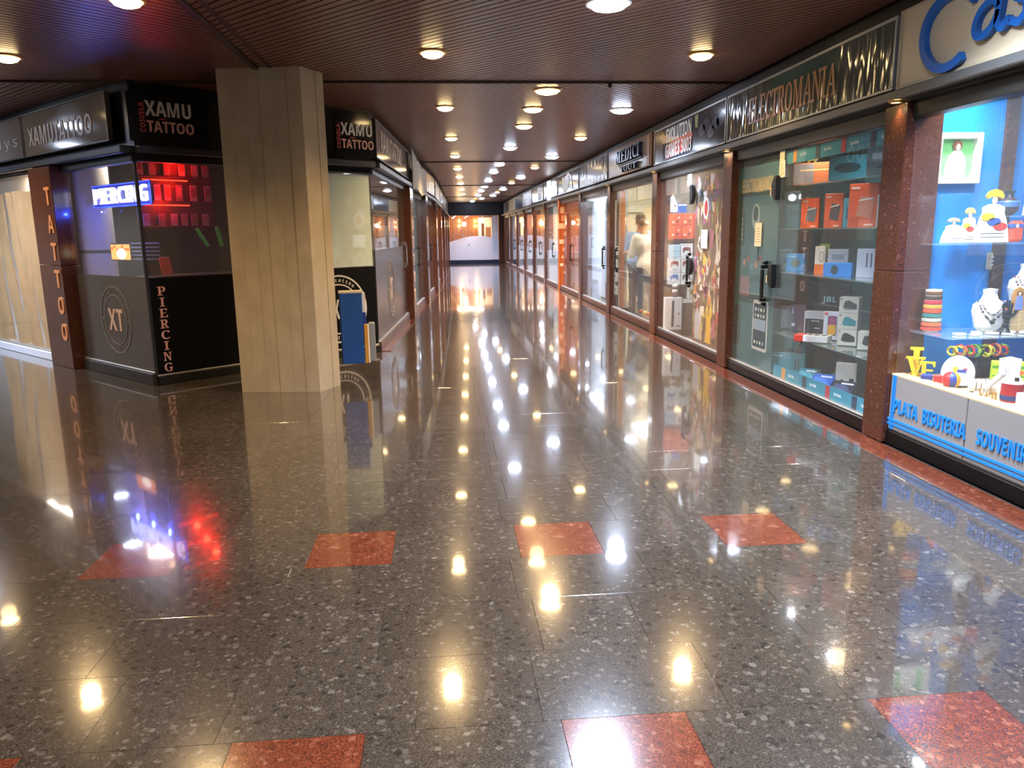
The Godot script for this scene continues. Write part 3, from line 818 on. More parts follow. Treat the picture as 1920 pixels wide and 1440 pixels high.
	solo("blue_pouch", "small blue star-printed pouch before the white cap", "pouch", MB.new().bb(Vector3(0, 0.025, 0), Vector3(0.07, 0.05, 0.04), 0.012), mat("22348c", 0.7), at(3.2, Y, -4.78, -25))
	solo("red_block", "small red souvenir block before the maraca", "souvenir", MB.new().bb(Vector3(0, 0.03, 0), Vector3(0.05, 0.06, 0.03), 0.006), mat("cf2a20", 0.4), at(3.21, Y, -4.68, -20))
	var cn := thing("bracelet_cone", "white cylinder holding silver bangles", "jewellery stand", at(3.3, Y, -4.38, -25))
	part("roll", MB.new().cyl(Vector3(-0.07, 0.045, 0), Vector3(0.07, 0.045, 0.0), 0.04, 0.04, 18), mat("ebe8e2", 0.7), cn)
	for k in 4: part("bangle", MB.new().tube(ring_path(0.043, Vector3(-0.04 + 0.026 * k, 0.045, 0)), 0.0035, 6, true), mat("c9a27a" if k % 2 else "9b8a70", 0.25, 0.8), cn)
	var bd := thing("white_bust_card", "tall white card bust behind the bangle cylinder", "display bust", at(3.5, Y, -4.42, -25))
	part("card", MB.new().prism(pts([-0.085, 0, 0.085, 0, 0.09, 0.05, 0.055, 0.1, 0.06, 0.2, 0.0, 0.215, -0.06, 0.2, -0.055, 0.1, -0.09, 0.05]), -0.006, 0.006), mat("e4e4e2", 0.7), bd)
	part("back_leg", MB.new().box(Vector3(0, 0.06, -0.03), Vector3(0.02, 0.12, 0.05)), mat("d4d4d2", 0.7), bd)
	var arm := thing("bracelet_stand", "white slanted hand-shaped bracelet stand", "jewellery stand", at(3.3, Y, -4.28, -30))
	var am := MB.new()
	am.tube([Vector3(-0.06, 0.02, 0), Vector3(-0.02, 0.07, 0), Vector3(0.03, 0.13, 0)], 0.017, 10)
	am.ball(Vector3(0.036, 0.138, 0), Vector3(0.02, 0.022, 0.012), 10)
	for k in 4: am.tube([Vector3(0.032 + 0.008 * k, 0.145, 0), Vector3(0.036 + 0.012 * k, 0.172 + (0.01 if k in [1, 2] else 0.0), 0.002)], 0.005, 6)
	am.tube([Vector3(0.022, 0.13, 0.004), Vector3(0.012, 0.155, 0.01)], 0.005, 6)
	part("arm", am, mat("e2e2df", 0.5), arm)
	part("base", MB.new().bb(Vector3(-0.06, 0.01, 0), Vector3(0.08, 0.02, 0.05), 0.004), mat("d8d8d5", 0.5), arm)
	var mug := mug_of(at(3.3, Y, -4.13, -40), "red enamel mug with white inside and a starry flag band", "a8121c", 0.058, 0.11)
	part("flag_band", MB.new().lathe([[0.0592, 0.012], [0.0592, 0.04]], 24), mat("22306e", 0.35), mug)
	mug_of(at(3.27, Y, -4.0, -40), "small white tin mug beside the red mug", "dfe3e6", 0.035, 0.075)
	var vn := thing("gold_word", "gold wooden word cut-out standing before the red mug", "word sign", at(3.22, Y, -4.22, -45))
	lettering("Ven", vn, at(0, 0.03, 0), 0.1, 0.055, 0.014, mat("b98a2c", 0.35, 0.3), "Droid Serif")
	solo("dark_cap", "dark camouflage cap behind the bracelet arm", "cap", MB.new().ball(Vector3(0, 0.02, 0), Vector3(0.1, 0.1, 0.1), 18, 0.45).bb(Vector3(0, 0.035, 0.11), Vector3(0.15, 0.012, 0.12), 0.005), mat("242a22", 0.9), at(3.56, Y, -4.02, -30))
	solo("black_case", "flat black case on the counter behind the camouflage cap", "case", MB.new().bb(Vector3(0, 0.1, 0), Vector3(0.2, 0.2, 0.05), 0.01), mat("14161a", 0.7), at(3.72, Y, -4.2, -30))
	solo("orange_maraca", "orange maraca on the counter near the camouflage cap", "maraca", MB.new().ball(Vector3(0, 0.05, 0), Vector3(0.045, 0.05, 0.045), 16).cyl(Vector3(0.03, 0.03, 0), Vector3(0.12, 0.012, 0), 0.009, 0.011, 8), mat("e6901e", 0.4), at(3.36, Y, -3.86, 20))
	solo("wallet", "brown leather wallet on the counter before the lime carton", "wallet", MB.new().bb(Vector3(0, 0.03, 0), Vector3(0.11, 0.06, 0.03), 0.008), mat("6a4a2a", 0.6), at(3.5, Y, -4.33, -20))
	solo("glass_bottle", "small brown liqueur bottle on the counter beside the wallet", "bottle", MB.new().lathe([[0.0, 0.0], [0.026, 0.0], [0.027, 0.07], [0.012, 0.09], [0.012, 0.115], [0.0, 0.115]], 16), mat("3c2418", 0.15), at(3.42, Y, -4.25))

func star(k: int) -> PackedVector2Array:
	var o := PackedVector2Array()
	for i in k * 2:
		var a := PI / 2 + PI * i / k
		o.append(Vector2(cos(a), sin(a)) * (1.0 if i % 2 == 0 else 0.42))
	return o
func ring_path(r: float, c: Vector3) -> Array:
	var o := []
	for i in 16: o.append(c + Vector3(0, cos(TAU * i / 16) * r, sin(TAU * i / 16) * r))
	return o
func mug_of(xf: Transform3D, label: String, c: String, r: float, h: float) -> Node3D:
	var n := thing("enamel_mug", label, "mug", xf)
	part("cup", MB.new().lathe([[0.0, 0.0], [r * 0.95, 0.0], [r, 0.01], [r, h]], 24), mat(c, 0.2), n)
	part("inside", MB.new().lathe([[r, h], [r * 0.93, h], [r * 0.92, 0.01], [0.0, 0.008]], 24), mat("eceae4", 0.3), n)
	part("handle", MB.new().tube([Vector3(r * 0.97, h * 0.8, 0), Vector3(r * 1.5, h * 0.72, 0), Vector3(r * 1.55, h * 0.4, 0), Vector3(r * 0.97, h * 0.25, 0)], 0.006, 8), mat(c, 0.2), n)
	return n
func bust(xf: Transform3D, h: float, label: String, bead: String) -> void:
	var n := thing("necklace_bust", label, "display bust", xf)
	var m := MB.new()
	m.lathe([[h * 0.2, 0.0], [h * 0.3, h * 0.1], [h * 0.38, h * 0.45], [h * 0.36, h * 0.62], [h * 0.2, h * 0.74], [h * 0.155, h * 0.86], [h * 0.17, h * 0.97], [0.0, h]], 24, V0, 1.0, 0.5)
	part("bust", m, mat("e9e8e0", 0.6), n)
	for q in [[0.3, 0.42, 0.012], [0.24, 0.3, 0.008]]:
		for i in 17:
			var a := PI * i / 16.0
			var x: float = cos(a) * h * q[0] * (0.75 + 0.25 * (1 - sin(a)))
			var y: float = h * 0.7 - sin(a) * h * q[1]
			var z := h * 0.19 * sqrt(maxf(0.05, 1.0 - pow(x / (h * 0.4), 2.0)))
			if i == 0 or i == 16: z *= 0.7
			part("bead", MB.new().ball(Vector3(x, y, z), Vector3.ONE * q[2] * (0.75 if i % 2 else 0.55), 8), mat(bead if i % 3 else "b9a08c", 0.3), n)
	part("pendant", MB.new().ball(Vector3(0, h * 0.24, h * 0.2), Vector3(h * 0.06, h * 0.06, 0.01), 10), mat(bead, 0.3), n)

# ---- electronics shop ----------------------------------------------------------------------------
func electronics_shop() -> void:
	var b := bay(2)
	var fr: Transform3D = b[0]
	var w: float = b[1]
	var teal := mat("1f7f8a", 0.5)
	var n := front(fr, w, [0.38, 0.24, 0.38], {"label": "electronics shop window with a teal printed glass door", "sill": 0.1, "sill_mat": mat("0d0c0c", 0.3), "head_mat": mat("1b1b1b", 0.4), "glass": glass("d7e8e4", 0.03)})
	# the printed film on the door
	var film := part("door_film", MB.new().box(Vector3(0.52, 1.12, -0.012), Vector3(1.0, 2.0, 0.004)), mat("124b54", 0.35), n)
	part("film_band", MB.new().box(Vector3(0.52, 2.0, -0.009), Vector3(1.0, 0.24, 0.003)), mat("1c6f78", 0.35), film)
	lettering("ELECTROMANIA", film, at(0.5, 1.93, -0.008), 0.76, 0.13, 0.004, mat("b9a878", 0.4))
	part("printed_tablet", MB.new().prism(moved(rr(0.36, 0.5, 0.03), Vector2(0.72, 0.55)), -0.008, -0.004), mat("aeb4ba", 0.3), film)
	part("printed_screen", MB.new().box(Vector3(0.72, 0.55, -0.002), Vector3(0.31, 0.43, 0.002)), mat("1b2a3c", 0.3), film)
	part("printed_screen", MB.new().box(Vector3(0.72, 0.56, -0.0005), Vector3(0.3, 0.11, 0.001)), mat("7f93ab", 0.4), film)
	for r in 3:
		for k in 4:
			part("printed_icon", MB.new().box(Vector3(0.62 + 0.066 * k, [0.71, 0.65, 0.38][r], 0.0005), Vector3(0.03, 0.03, 0.001)), mat(["c8ccd2", "8fa2b6", "d8d4c8", "a8b8a0"][(k + r) % 4], 0.4), film)
	part("printed_remote", MB.new().prism(moved(rr(0.11, 0.36, 0.04), Vector2(0.16, 1.5)), -0.009, -0.005), mat("20302f", 0.4), film)
	for k in 5: part("printed_key", MB.new().prism(moved(ell(0.025, 0.02, 10), Vector2(0.16, 1.4 + 0.05 * k)), -0.004, -0.003), mat("6a7a78", 0.4), film)
	part("printed_speaker", MB.new().prism(moved(ell(0.1, 0.13, 18), Vector2(0.5, 1.62)), -0.009, -0.006), mat("8fa6aa", 0.4), film)
	part("printed_speaker", MB.new().prism(moved(ell(0.06, 0.075, 18), Vector2(0.5, 1.65)), -0.0055, -0.004), mat("26383c", 0.4), film)
	part("printed_case", MB.new().prism(moved(rr(0.26, 0.2, 0.02), Vector2(0.28, 0.92)), -0.009, -0.006), mat("7a5560", 0.4), film)
	part("printed_console", MB.new().prism(moved(rr(0.16, 0.42, 0.02), Vector2(0.12, 0.5)), -0.009, -0.006), mat("0f1c20", 0.4), film)
	for k in 6: part("printed_box", MB.new().box(Vector3(0.25 + 0.1 * k, 1.16 + 0.05 * sin(k * 2.0), -0.007), Vector3(0.06, 0.06, 0.003)), mat(["a8704a", "8a4a4a", "4a7a88"][k % 3], 0.5), film)
	# black lock housings and the pull handle
	for y in [1.87, 1.06]:
		var mb := MB.new()
		var poly := PackedVector2Array([Vector2(0.06, -0.11), Vector2(0.06, 0.11)])
		for i in 9: poly.append(Vector2(0.06 - sin(PI * (i + 1) / 10.0) * 0.1, cos(PI * (i + 1) / 10.0) * 0.11))
		mb.prism(moved(poly, Vector2(1.0, y)), 0.005, 0.05)
		part("lock_cover", mb, mat("16181b", 0.35), n)
		part("lock_label", MB.new().box(Vector3(0.96, y - 0.03, 0.052), Vector3(0.02, 0.07, 0.002)), mat("d9c9a0", 0.5), n)
	door_handle(n, 0.84, 0.98, mat("1a1c1e", 0.3, 0.6))
	# banner strips inside the glass
	for q in [[2.13, 0.12], [0.17, 0.11]]:
		var st := part("banner_strip", MB.new().box(Vector3(1.07 + (w - 1.07) * 0.5, q[0], -0.014), Vector3(w - 1.09, q[1], 0.004)), mat("2a93ad", 0.4), n)
		for k in 4:
			var sx := 1.3 + 0.42 * k
			part("banner_print", MB.new().box(Vector3(sx, q[0], -0.01), Vector3(0.07, q[1] * 0.9, 0.003)), mat(["d99b2a", "3f4a52", "b93445", "1c2c50"][k], 0.4), st)
			lettering("tp-link", st, at(sx + 0.16, q[0], -0.012), 0.12, 0.035, 0.002, mat("dceef2", 0.4))
	room(fr, -0.05, w + 0.05, 0.1, 0.62, mat("2c4f55", 0.5), mat("2c4f55", 0.5), mat("3a3a38"), mat("2a2a2a"), "dim teal window display of the electronics shop", 2.32)
	for k in 3:
		var lp := thing("shop_spotlight", ["small spotlight over the teal printed door", "small spotlight over the orange keypad boxes", "small spotlight over the boxed loudspeakers"][k], "spotlight", fr * at(0.55 + 0.8 * k, 2.3, -0.2), "spotlights in the electronics window")
		part("housing", MB.new().cyl(Vector3(0, 0.02, 0), Vector3(0, -0.04, 0), 0.04, 0.04, 16), mat("d4d4d0", 0.4), lp)
		part("lamp_lens", MB.new().lathe([[0.0, -0.044], [0.034, -0.042]], 16), glow("f4f6ff", 6.0), lp)
		spot(lp, Vector3(0, -0.055, 0), "f4f6ff", [0.15, 0.3, 0.3][k], 76.0, 0.03)
	var gl := glass("a9c7c0", 0.16)
	for q in [[1.5, "glass shelf carrying the orange keypad boxes"], [1.1, "glass shelf carrying the blue speaker boxes"], [0.52, "glass shelf carrying the boxed loudspeakers"]]:
		solo("glass_shelf", q[1], "shelf", MB.new().bb(Vector3(1.85, q[0] - 0.006, -0.3), Vector3(1.85, 0.012, 0.5), 0.002), gl, fr)
	solo("glass_shelf", "high glass shelf carrying the long orange carton", "shelf", MB.new().bb(Vector3(1.85, 1.88, -0.32), Vector3(1.85, 0.012, 0.36), 0.002), gl, fr)
	solo("display_plinth", "low dark plinth under the flat blue product packs", "plinth", MB.new().bb(Vector3(1.85, 0.055, -0.32), Vector3(1.85, 0.1, 0.5), 0.004), mat("2a2c2c", 0.6), fr)
	var T := -42.0
	var g := "boxed goods on the electronics shelves"
	# goods on the shelf of the orange boxes
	for q in [[-6.98, 0.16, 0.27, "5b6a78", "small"], [-6.55, 0.15, 0.29, "3c4046", "middle-sized"], [-6.07, 0.225, 0.345, "c9826a", "large"]]:
		carton(at(3.4, 1.5, q[0], T), "%s orange box picturing a tilted keypad" % q[4], q[1], q[2], 0.07, "e2541c", [["r", -0.3, 0.14, 0.34, 0.2, "c84814"], ["g", 0.08, 0.46, 0.62, 0.52, q[3], [-0.5, -0.36, 0.3, -0.5, 0.5, 0.36, -0.3, 0.5]], ["g", 0.08, 0.64, 0.5, 0.05, "e6e0d8", [-0.5, -0.9, 0.4, 0.1, 0.5, 0.9, -0.4, -0.1]], ["r", -0.28, 0.9, 0.28, 0.05, "f4c9b0"], ["r", 0.2, 0.06, 0.3, 0.04, "f4c9b0"]], "box", "product_box", g)
	carton(at(3.4, 1.5, -7.3, T), "pale cyan box beside the orange keypad boxes on their shelf", 0.17, 0.22, 0.06, "4fa3b4", [["r", 0, 0.7, 0.5, 0.03, "2a6f80"], ["r", 0, 0.6, 0.4, 0.03, "2a6f80"]], "box", "product_box", g)
	carton(at(3.45, 1.5, -5.8, T), "silver-white box behind the large orange keypad box", 0.16, 0.25, 0.07, "aab8b4", [["o", 0.1, 0.6, 0.5, 0.2, "3f4a50"], ["r", 0, 0.25, 0.7, 0.05, "6a7a7a"]], "box", "product_box", g)
	carton(at(3.42, 1.501, -6.32, T), "thin teal box between two orange keypad boxes", 0.1, 0.24, 0.06, "2f8aa0", [["r", 0, 0.5, 0.5, 0.4, "1d5a70"]], "box", "product_box", g)
	# on top of it
	carton(at(3.4, 1.888, -6.9, T), "long orange and grey carton on the high shelf", 0.4, 0.19, 0.1, "b65a2a", [["r", -0.27, 0.5, 0.44, 0.9, "7a6a60"], ["r", 0.05, 0.66, 0.8, 0.06, "d9a060"]], "box", "product_box", g)
	var wolf := thing("gold_emblem", "flat gold fox-head emblem above the long orange carton", "emblem", at(3.4, 2.079, -7.0, T))
	part("emblem", MB.new().prism(pts([-0.05, 0.0, 0.0, 0.03, 0.02, 0.0, 0.05, 0.05, 0.06, 0.11, 0.02, 0.085, -0.03, 0.12, -0.06, 0.1, -0.04, 0.06]), -0.006, 0.006), mat("cfae55", 0.3, 0.5), wolf)
	carton(at(3.4, 1.888, -6.35, T), "dark teal carton with a black oval on the high shelf", 0.3, 0.2, 0.1, "17636e", [["o", 0, 0.5, 0.7, 0.4, "0c2a30"]], "box", "product_box", g)
	carton(at(3.42, 1.885, -5.9, T), "grey box with a pale label on the high shelf", 0.2, 0.24, 0.1, "75858a", [["r", 0, 0.65, 0.6, 0.2, "aebcc0"], ["r", 0.1, 0.3, 0.4, 0.04, "3b474c"]], "box", "product_box", g)
	# speaker shelf
	carton(at(3.38, 1.1, -7.4, T), "slim white box at the door end of the speaker shelf", 0.12, 0.2, 0.06, "b9c4c8", [["o", 0, 0.45, 0.5, 0.3, "7f8a90"], ["r", 0, 0.85, 0.6, 0.05, "5a6a72"]], "box", "product_box", g)
	carton(at(3.36, 1.1, -7.12, T), "square sky-blue speaker box with a grey disc", 0.17, 0.165, 0.12, "2f94d8", [["o", 0, 0.48, 0.5, 0.52, "5c6c74"], ["r", -0.2, 0.86, 0.4, 0.05, "bfe0f4"]], "box", "product_box", g)
	carton(at(3.52, 1.1, -6.9, T), "dark navy box beside the square sky-blue speaker box", 0.13, 0.17, 0.08, "1b2b58", [["r", 0, 0.7, 0.6, 0.06, "5a6fb0"]], "box", "product_box", g)
	carton(at(3.38, 1.1, -6.7, T), "cream and orange box with a round window", 0.09, 0.24, 0.06, "e2ddd0", [["r", 0, 0.17, 1.0, 0.34, "ea7420"], ["o", 0.15, 0.62, 0.5, 0.4, "8a7a6a"], ["o", 0.15, 0.62, 0.42, 0.34, "d8cfc0"]], "box", "product_box", g)
	carton(at(3.4, 1.1, -6.42, T), "grey and blue box with a slanting picture", 0.165, 0.22, 0.06, "a9b2bb", [["g", 0, 0.16, 1.0, 0.3, "2346a8", [-0.5, -0.5, 0.2, -0.5, 0.5, 0.5, -0.5, 0.5]], ["r", 0, 0.7, 0.6, 0.2, "8894a2"]], "box", "product_box", g)
	carton(at(3.46, 1.1, -6.0, T), "tall white cable box at the pillar end of the speaker shelf", 0.22, 0.23, 0.06, "b8c2cc", [["r", -0.15, 0.6, 0.05, 0.5, "4a545e"], ["r", 0.0, 0.6, 0.05, 0.5, "4a545e"], ["r", 0.3, 0.65, 0.12, 0.4, "34558a"]], "box", "product_box", g)
	carton(at(3.29, 1.1, -6.2, T), "low sky-blue speaker box with a dark grille disc", 0.225, 0.115, 0.1, "1f86d0", [["o", -0.1, 0.5, 0.26, 0.7, "3a4a52"]], "box", "product_box", g)
	carton(at(3.5, 1.1, -5.72, T), "small orange box beside the tall white cable box", 0.09, 0.2, 0.06, "d94a18", [["o", 0, 0.5, 0.4, 0.25, "8a3a1a"]], "box", "product_box", g)
	carton(at(3.52, 1.1, -6.9, T).translated(Vector3(0, 0.17, 0)), "small lime green box stacked on the dark navy box", 0.09, 0.084, 0.07, "6fa02a", [], "box", "product_box", g)
	# loudspeaker shelf
	carton(at(3.4, 0.526, -7.38, T), "tall white phone box beside the glass door", 0.086, 0.22, 0.05, "ccd2d4", [["r", -0.2, 0.88, 0.25, 0.08, "d8602c"]], "box", "product_box", g)
	carton(at(3.42, 0.526, -7.14, T), "grey-violet box with a white square label", 0.15, 0.25, 0.1, "4b4a5c", [["r", -0.25, 0.25, 0.2, 0.12, "dfe3e8"], ["r", -0.3, 0.8, 0.06, 0.25, "9fb0d8"]], "box", "product_box", g)
	carton(at(3.46, 0.526, -6.82, T), "black and silver printer box with a white top edge", 0.24, 0.22, 0.1, "b3b9bf", [["r", -0.1, 0.36, 0.7, 0.66, "26282c"], ["r", -0.08, 0.6, 0.3, 0.05, "9aa0a8"], ["r", 0.0, 0.3, 0.2, 0.03, "c8ccd0"]], "box", "product_box", g)
	var jb := carton(at(3.56, 0.78, -6.82, T), "black box with pale blue letters above the printer box", 0.34, 0.22, 0.1, "0d1420", [["t", 0.0, 0.32, 0.36, 0.3, "8fc7d8", "JBL"]], "box", "product_box", g)
	carton(at(3.42, 0.526, -6.5, T), "white phone box picturing a purple and yellow phone", 0.135, 0.25, 0.05, "c5cdd6", [["h", 0.05, 0.5, 0.55, 0.7, "4a2f4a"], ["h", 0.05, 0.5, 0.5, 0.64, "8a3f6a"], ["h", 0.05, 0.36, 0.5, 0.36, "d9a028"], ["r", -0.34, 0.92, 0.2, 0.09, "d84a5a"]], "box", "product_box", g)
	for q in [[0.526, "22282b", "lowest"], [0.662, "1f7f86", "middle"], [0.798, "3a423c", "topmost"]]:
		carton(at(3.4, q[0], -6.17, T), "beige boxed loudspeaker picturing a %s speaker, %s of the stack of three" % [{"lowest": "black", "middle": "teal", "topmost": "dark green"}[q[2]], q[2]], 0.155, 0.134, 0.12, "bdbba9", [["g", 0.05, 0.5, 0.7, 0.62, q[1], [-0.5, -0.25, -0.36, 0.4, -0.1, 0.5, 0.5, 0.1, 0.5, -0.4, 0.2, -0.42, -0.3, -0.4]], ["r", -0.4, 0.88, 0.1, 0.1, "7a7a70"]], "box", "product_box", "boxed loudspeakers")
	carton(at(3.42, 0.526, -5.9, T), "beige boxed loudspeaker standing alone next to the pillar", 0.14, 0.15, 0.1, "bdbba9", [["g", 0.1, 0.5, 0.7, 0.6, "2a3236", [-0.5, -0.25, -0.36, 0.4, -0.1, 0.5, 0.5, 0.1, 0.5, -0.4, 0.2, -0.42, -0.3, -0.4]]], "box", "product_box", "boxed loudspeakers")
	var rw := thing("gadget_box", "flat white and red gadget box lying on the loudspeaker shelf", "box", at(3.215, 0.526, -6.42, T), g)
	part("carton", MB.new().bb(Vector3(0.03, 0.03, 0), Vector3(0.22, 0.055, 0.15), 0.003), mat("cfd0c8", 0.5), rw)
	part("red_end", MB.new().bb(Vector3(-0.105, 0.03, 0.005), Vector3(0.08, 0.056, 0.142), 0.003), mat("b8382a", 0.5), rw)
	for k in 3: part("print", MB.new().box(Vector3(-0.03 + 0.06 * k, 0.0585, 0.0), Vector3(0.035, 0.001, 0.08)), mat("4a4c4c", 0.5), rw)
	# bottom of the window
	carton(at(3.48, 0.106, -7.3, T), "tall teal box with two dark ovals near the floor", 0.22, 0.33, 0.1, "2c8488", [["o", -0.15, 0.62, 0.3, 0.14, "175056"], ["o", 0.2, 0.6, 0.26, 0.14, "175056"]], "box", "product_box", g)
	carton(at(3.34, 0.106, -7.16, T), "wide pale teal router box in front of the tall teal box", 0.34, 0.2, 0.06, "3c949c", [["r", 0.25, 0.5, 0.04, 0.5, "1b4c54"], ["r", 0.33, 0.5, 0.04, 0.5, "1b4c54"], ["r", -0.3, 0.85, 0.3, 0.08, "bfe0e2"]], "box", "product_box", g)
	carton(at(3.5, 0.106, -6.5, T), "dark box with a pale paper wedge behind the blue packs", 0.26, 0.38, 0.1, "1c1f1e", [["g", 0.1, 0.42, 0.6, 0.5, "8a877c", [-0.5, -0.5, 0.5, -0.5, 0.4, 0.2, 0.0, 0.5]], ["r", 0.0, 0.12, 0.9, 0.14, "20264a"]], "box", "product_box", g)
	carton(at(3.42, 0.106, -6.2, T), "white blister pack with two black plugs", 0.17, 0.26, 0.03, "c9c6ba", [["g", -0.1, 0.35, 0.4, 0.2, "22262a", [-0.5, 0.2, -0.2, 0.5, 0.5, -0.2, 0.2, -0.5]], ["h", 0.28, 0.32, 0.22, 0.34, "2a2e32"]], "pack", "product_pack", g)
	carton(at(3.52, 0.106, -5.85, T), "cream cable box next to the pillar near the floor", 0.16, 0.38, 0.08, "b3aa90", [["r", 0, 0.8, 0.8, 0.12, "d8d2bc"], ["r", 0.1, 0.4, 0.2, 0.5, "8a826c"]], "box", "product_box", g)
	for q in [[3.24, -6.62, 0.2, "2f86a4", "4fa8c4", "flat teal pack lying at the foot of the window"], [3.24, -6.34, 0.19, "1c5fc0", "3f86e0", "flat bright blue pack lying at the foot of the window"], [3.25, -6.0, 0.2, "141d33", "3a4f78", "flat navy pack lying at the foot of the window"]]:
		var pk := thing("product_pack", q[5], "pack", at(q[0], 0.122, q[1], -50, -62), g)
		part("carton", MB.new().bb(Vector3(0, 0.1, 0), Vector3(q[2], 0.2, 0.02), 0.003), mat(q[3], 0.4), pk)
		part("print", MB.new().prism(moved(pts([-0.4, 0.1, 0.4, 0.1, 0.1, 0.6, -0.4, 0.7]), Vector2(0, 0.04), Vector2(q[2], 0.16)), 0.0105, 0.0115), mat(q[4], 0.4), pk)
		part("print", MB.new().box(Vector3(0.02, 0.16, 0.011), Vector3(0.1, 0.02, 0.001)), mat("dfe8f0", 0.4), pk)
	# notices on the glass
	for q in [[0.61, 1.33, 0.16, 0.23, "e9e4d2", "handwritten cream notice taped to the teal door"], [1.09, 1.96, 0.12, 0.15, "dcd6c6", "square cream opening notice beside the door lock"], [1.08, 2.11, 0.1, 0.1, "c9cfb9", "small pale card taped over the square notice"]]:
		var s := thing("notice_sheet", q[5], "notice", fr * at(q[0], q[1], 0.009))
		var sheet := part("paper", MB.new().box(Vector3(0, q[3] * 0.5, 0), Vector3(q[2], q[3], 0.003)), mat(q[4], 0.8), s)
		for k in 6: part("written_line", MB.new().box(Vector3(0, q[3] * (0.2 + 0.11 * k), 0.0018), Vector3(q[2] * (0.75 - 0.06 * (k % 3)), q[3] * 0.018, 0.0006)), mat("8d8a80" if k % 3 else "b0605a", 0.8), sheet)
	# the sign
	var film_m := mat("4b5048", 0.1, 0.0, {"normal_enabled": true, "normal_texture": wavy(21), "normal_scale": 0.5, "uv1_triplanar": true, "uv1_scale": Vector3(2.6, 0.35, 1.0)})
	var sg := sign_board(fr, -0.14, w + 0.1, "glossy dark sign with brown lettering above the teal door", film_m, mat("aeb0ae", 0.35, 0.6))
	lettering("ELECTROMANIA", sg, at(-0.1, -0.01, 0.04), 1.72, 0.24, 0.006, mat("a5743f", 0.35), "Droid Serif")
	part("teal_patch", MB.new().prism(pts([-0.5, 0.06, 0.75, 0.05, 0.8, 0.2, -0.45, 0.2]), 0.04, 0.042), mat("33524c", 0.15), sg)

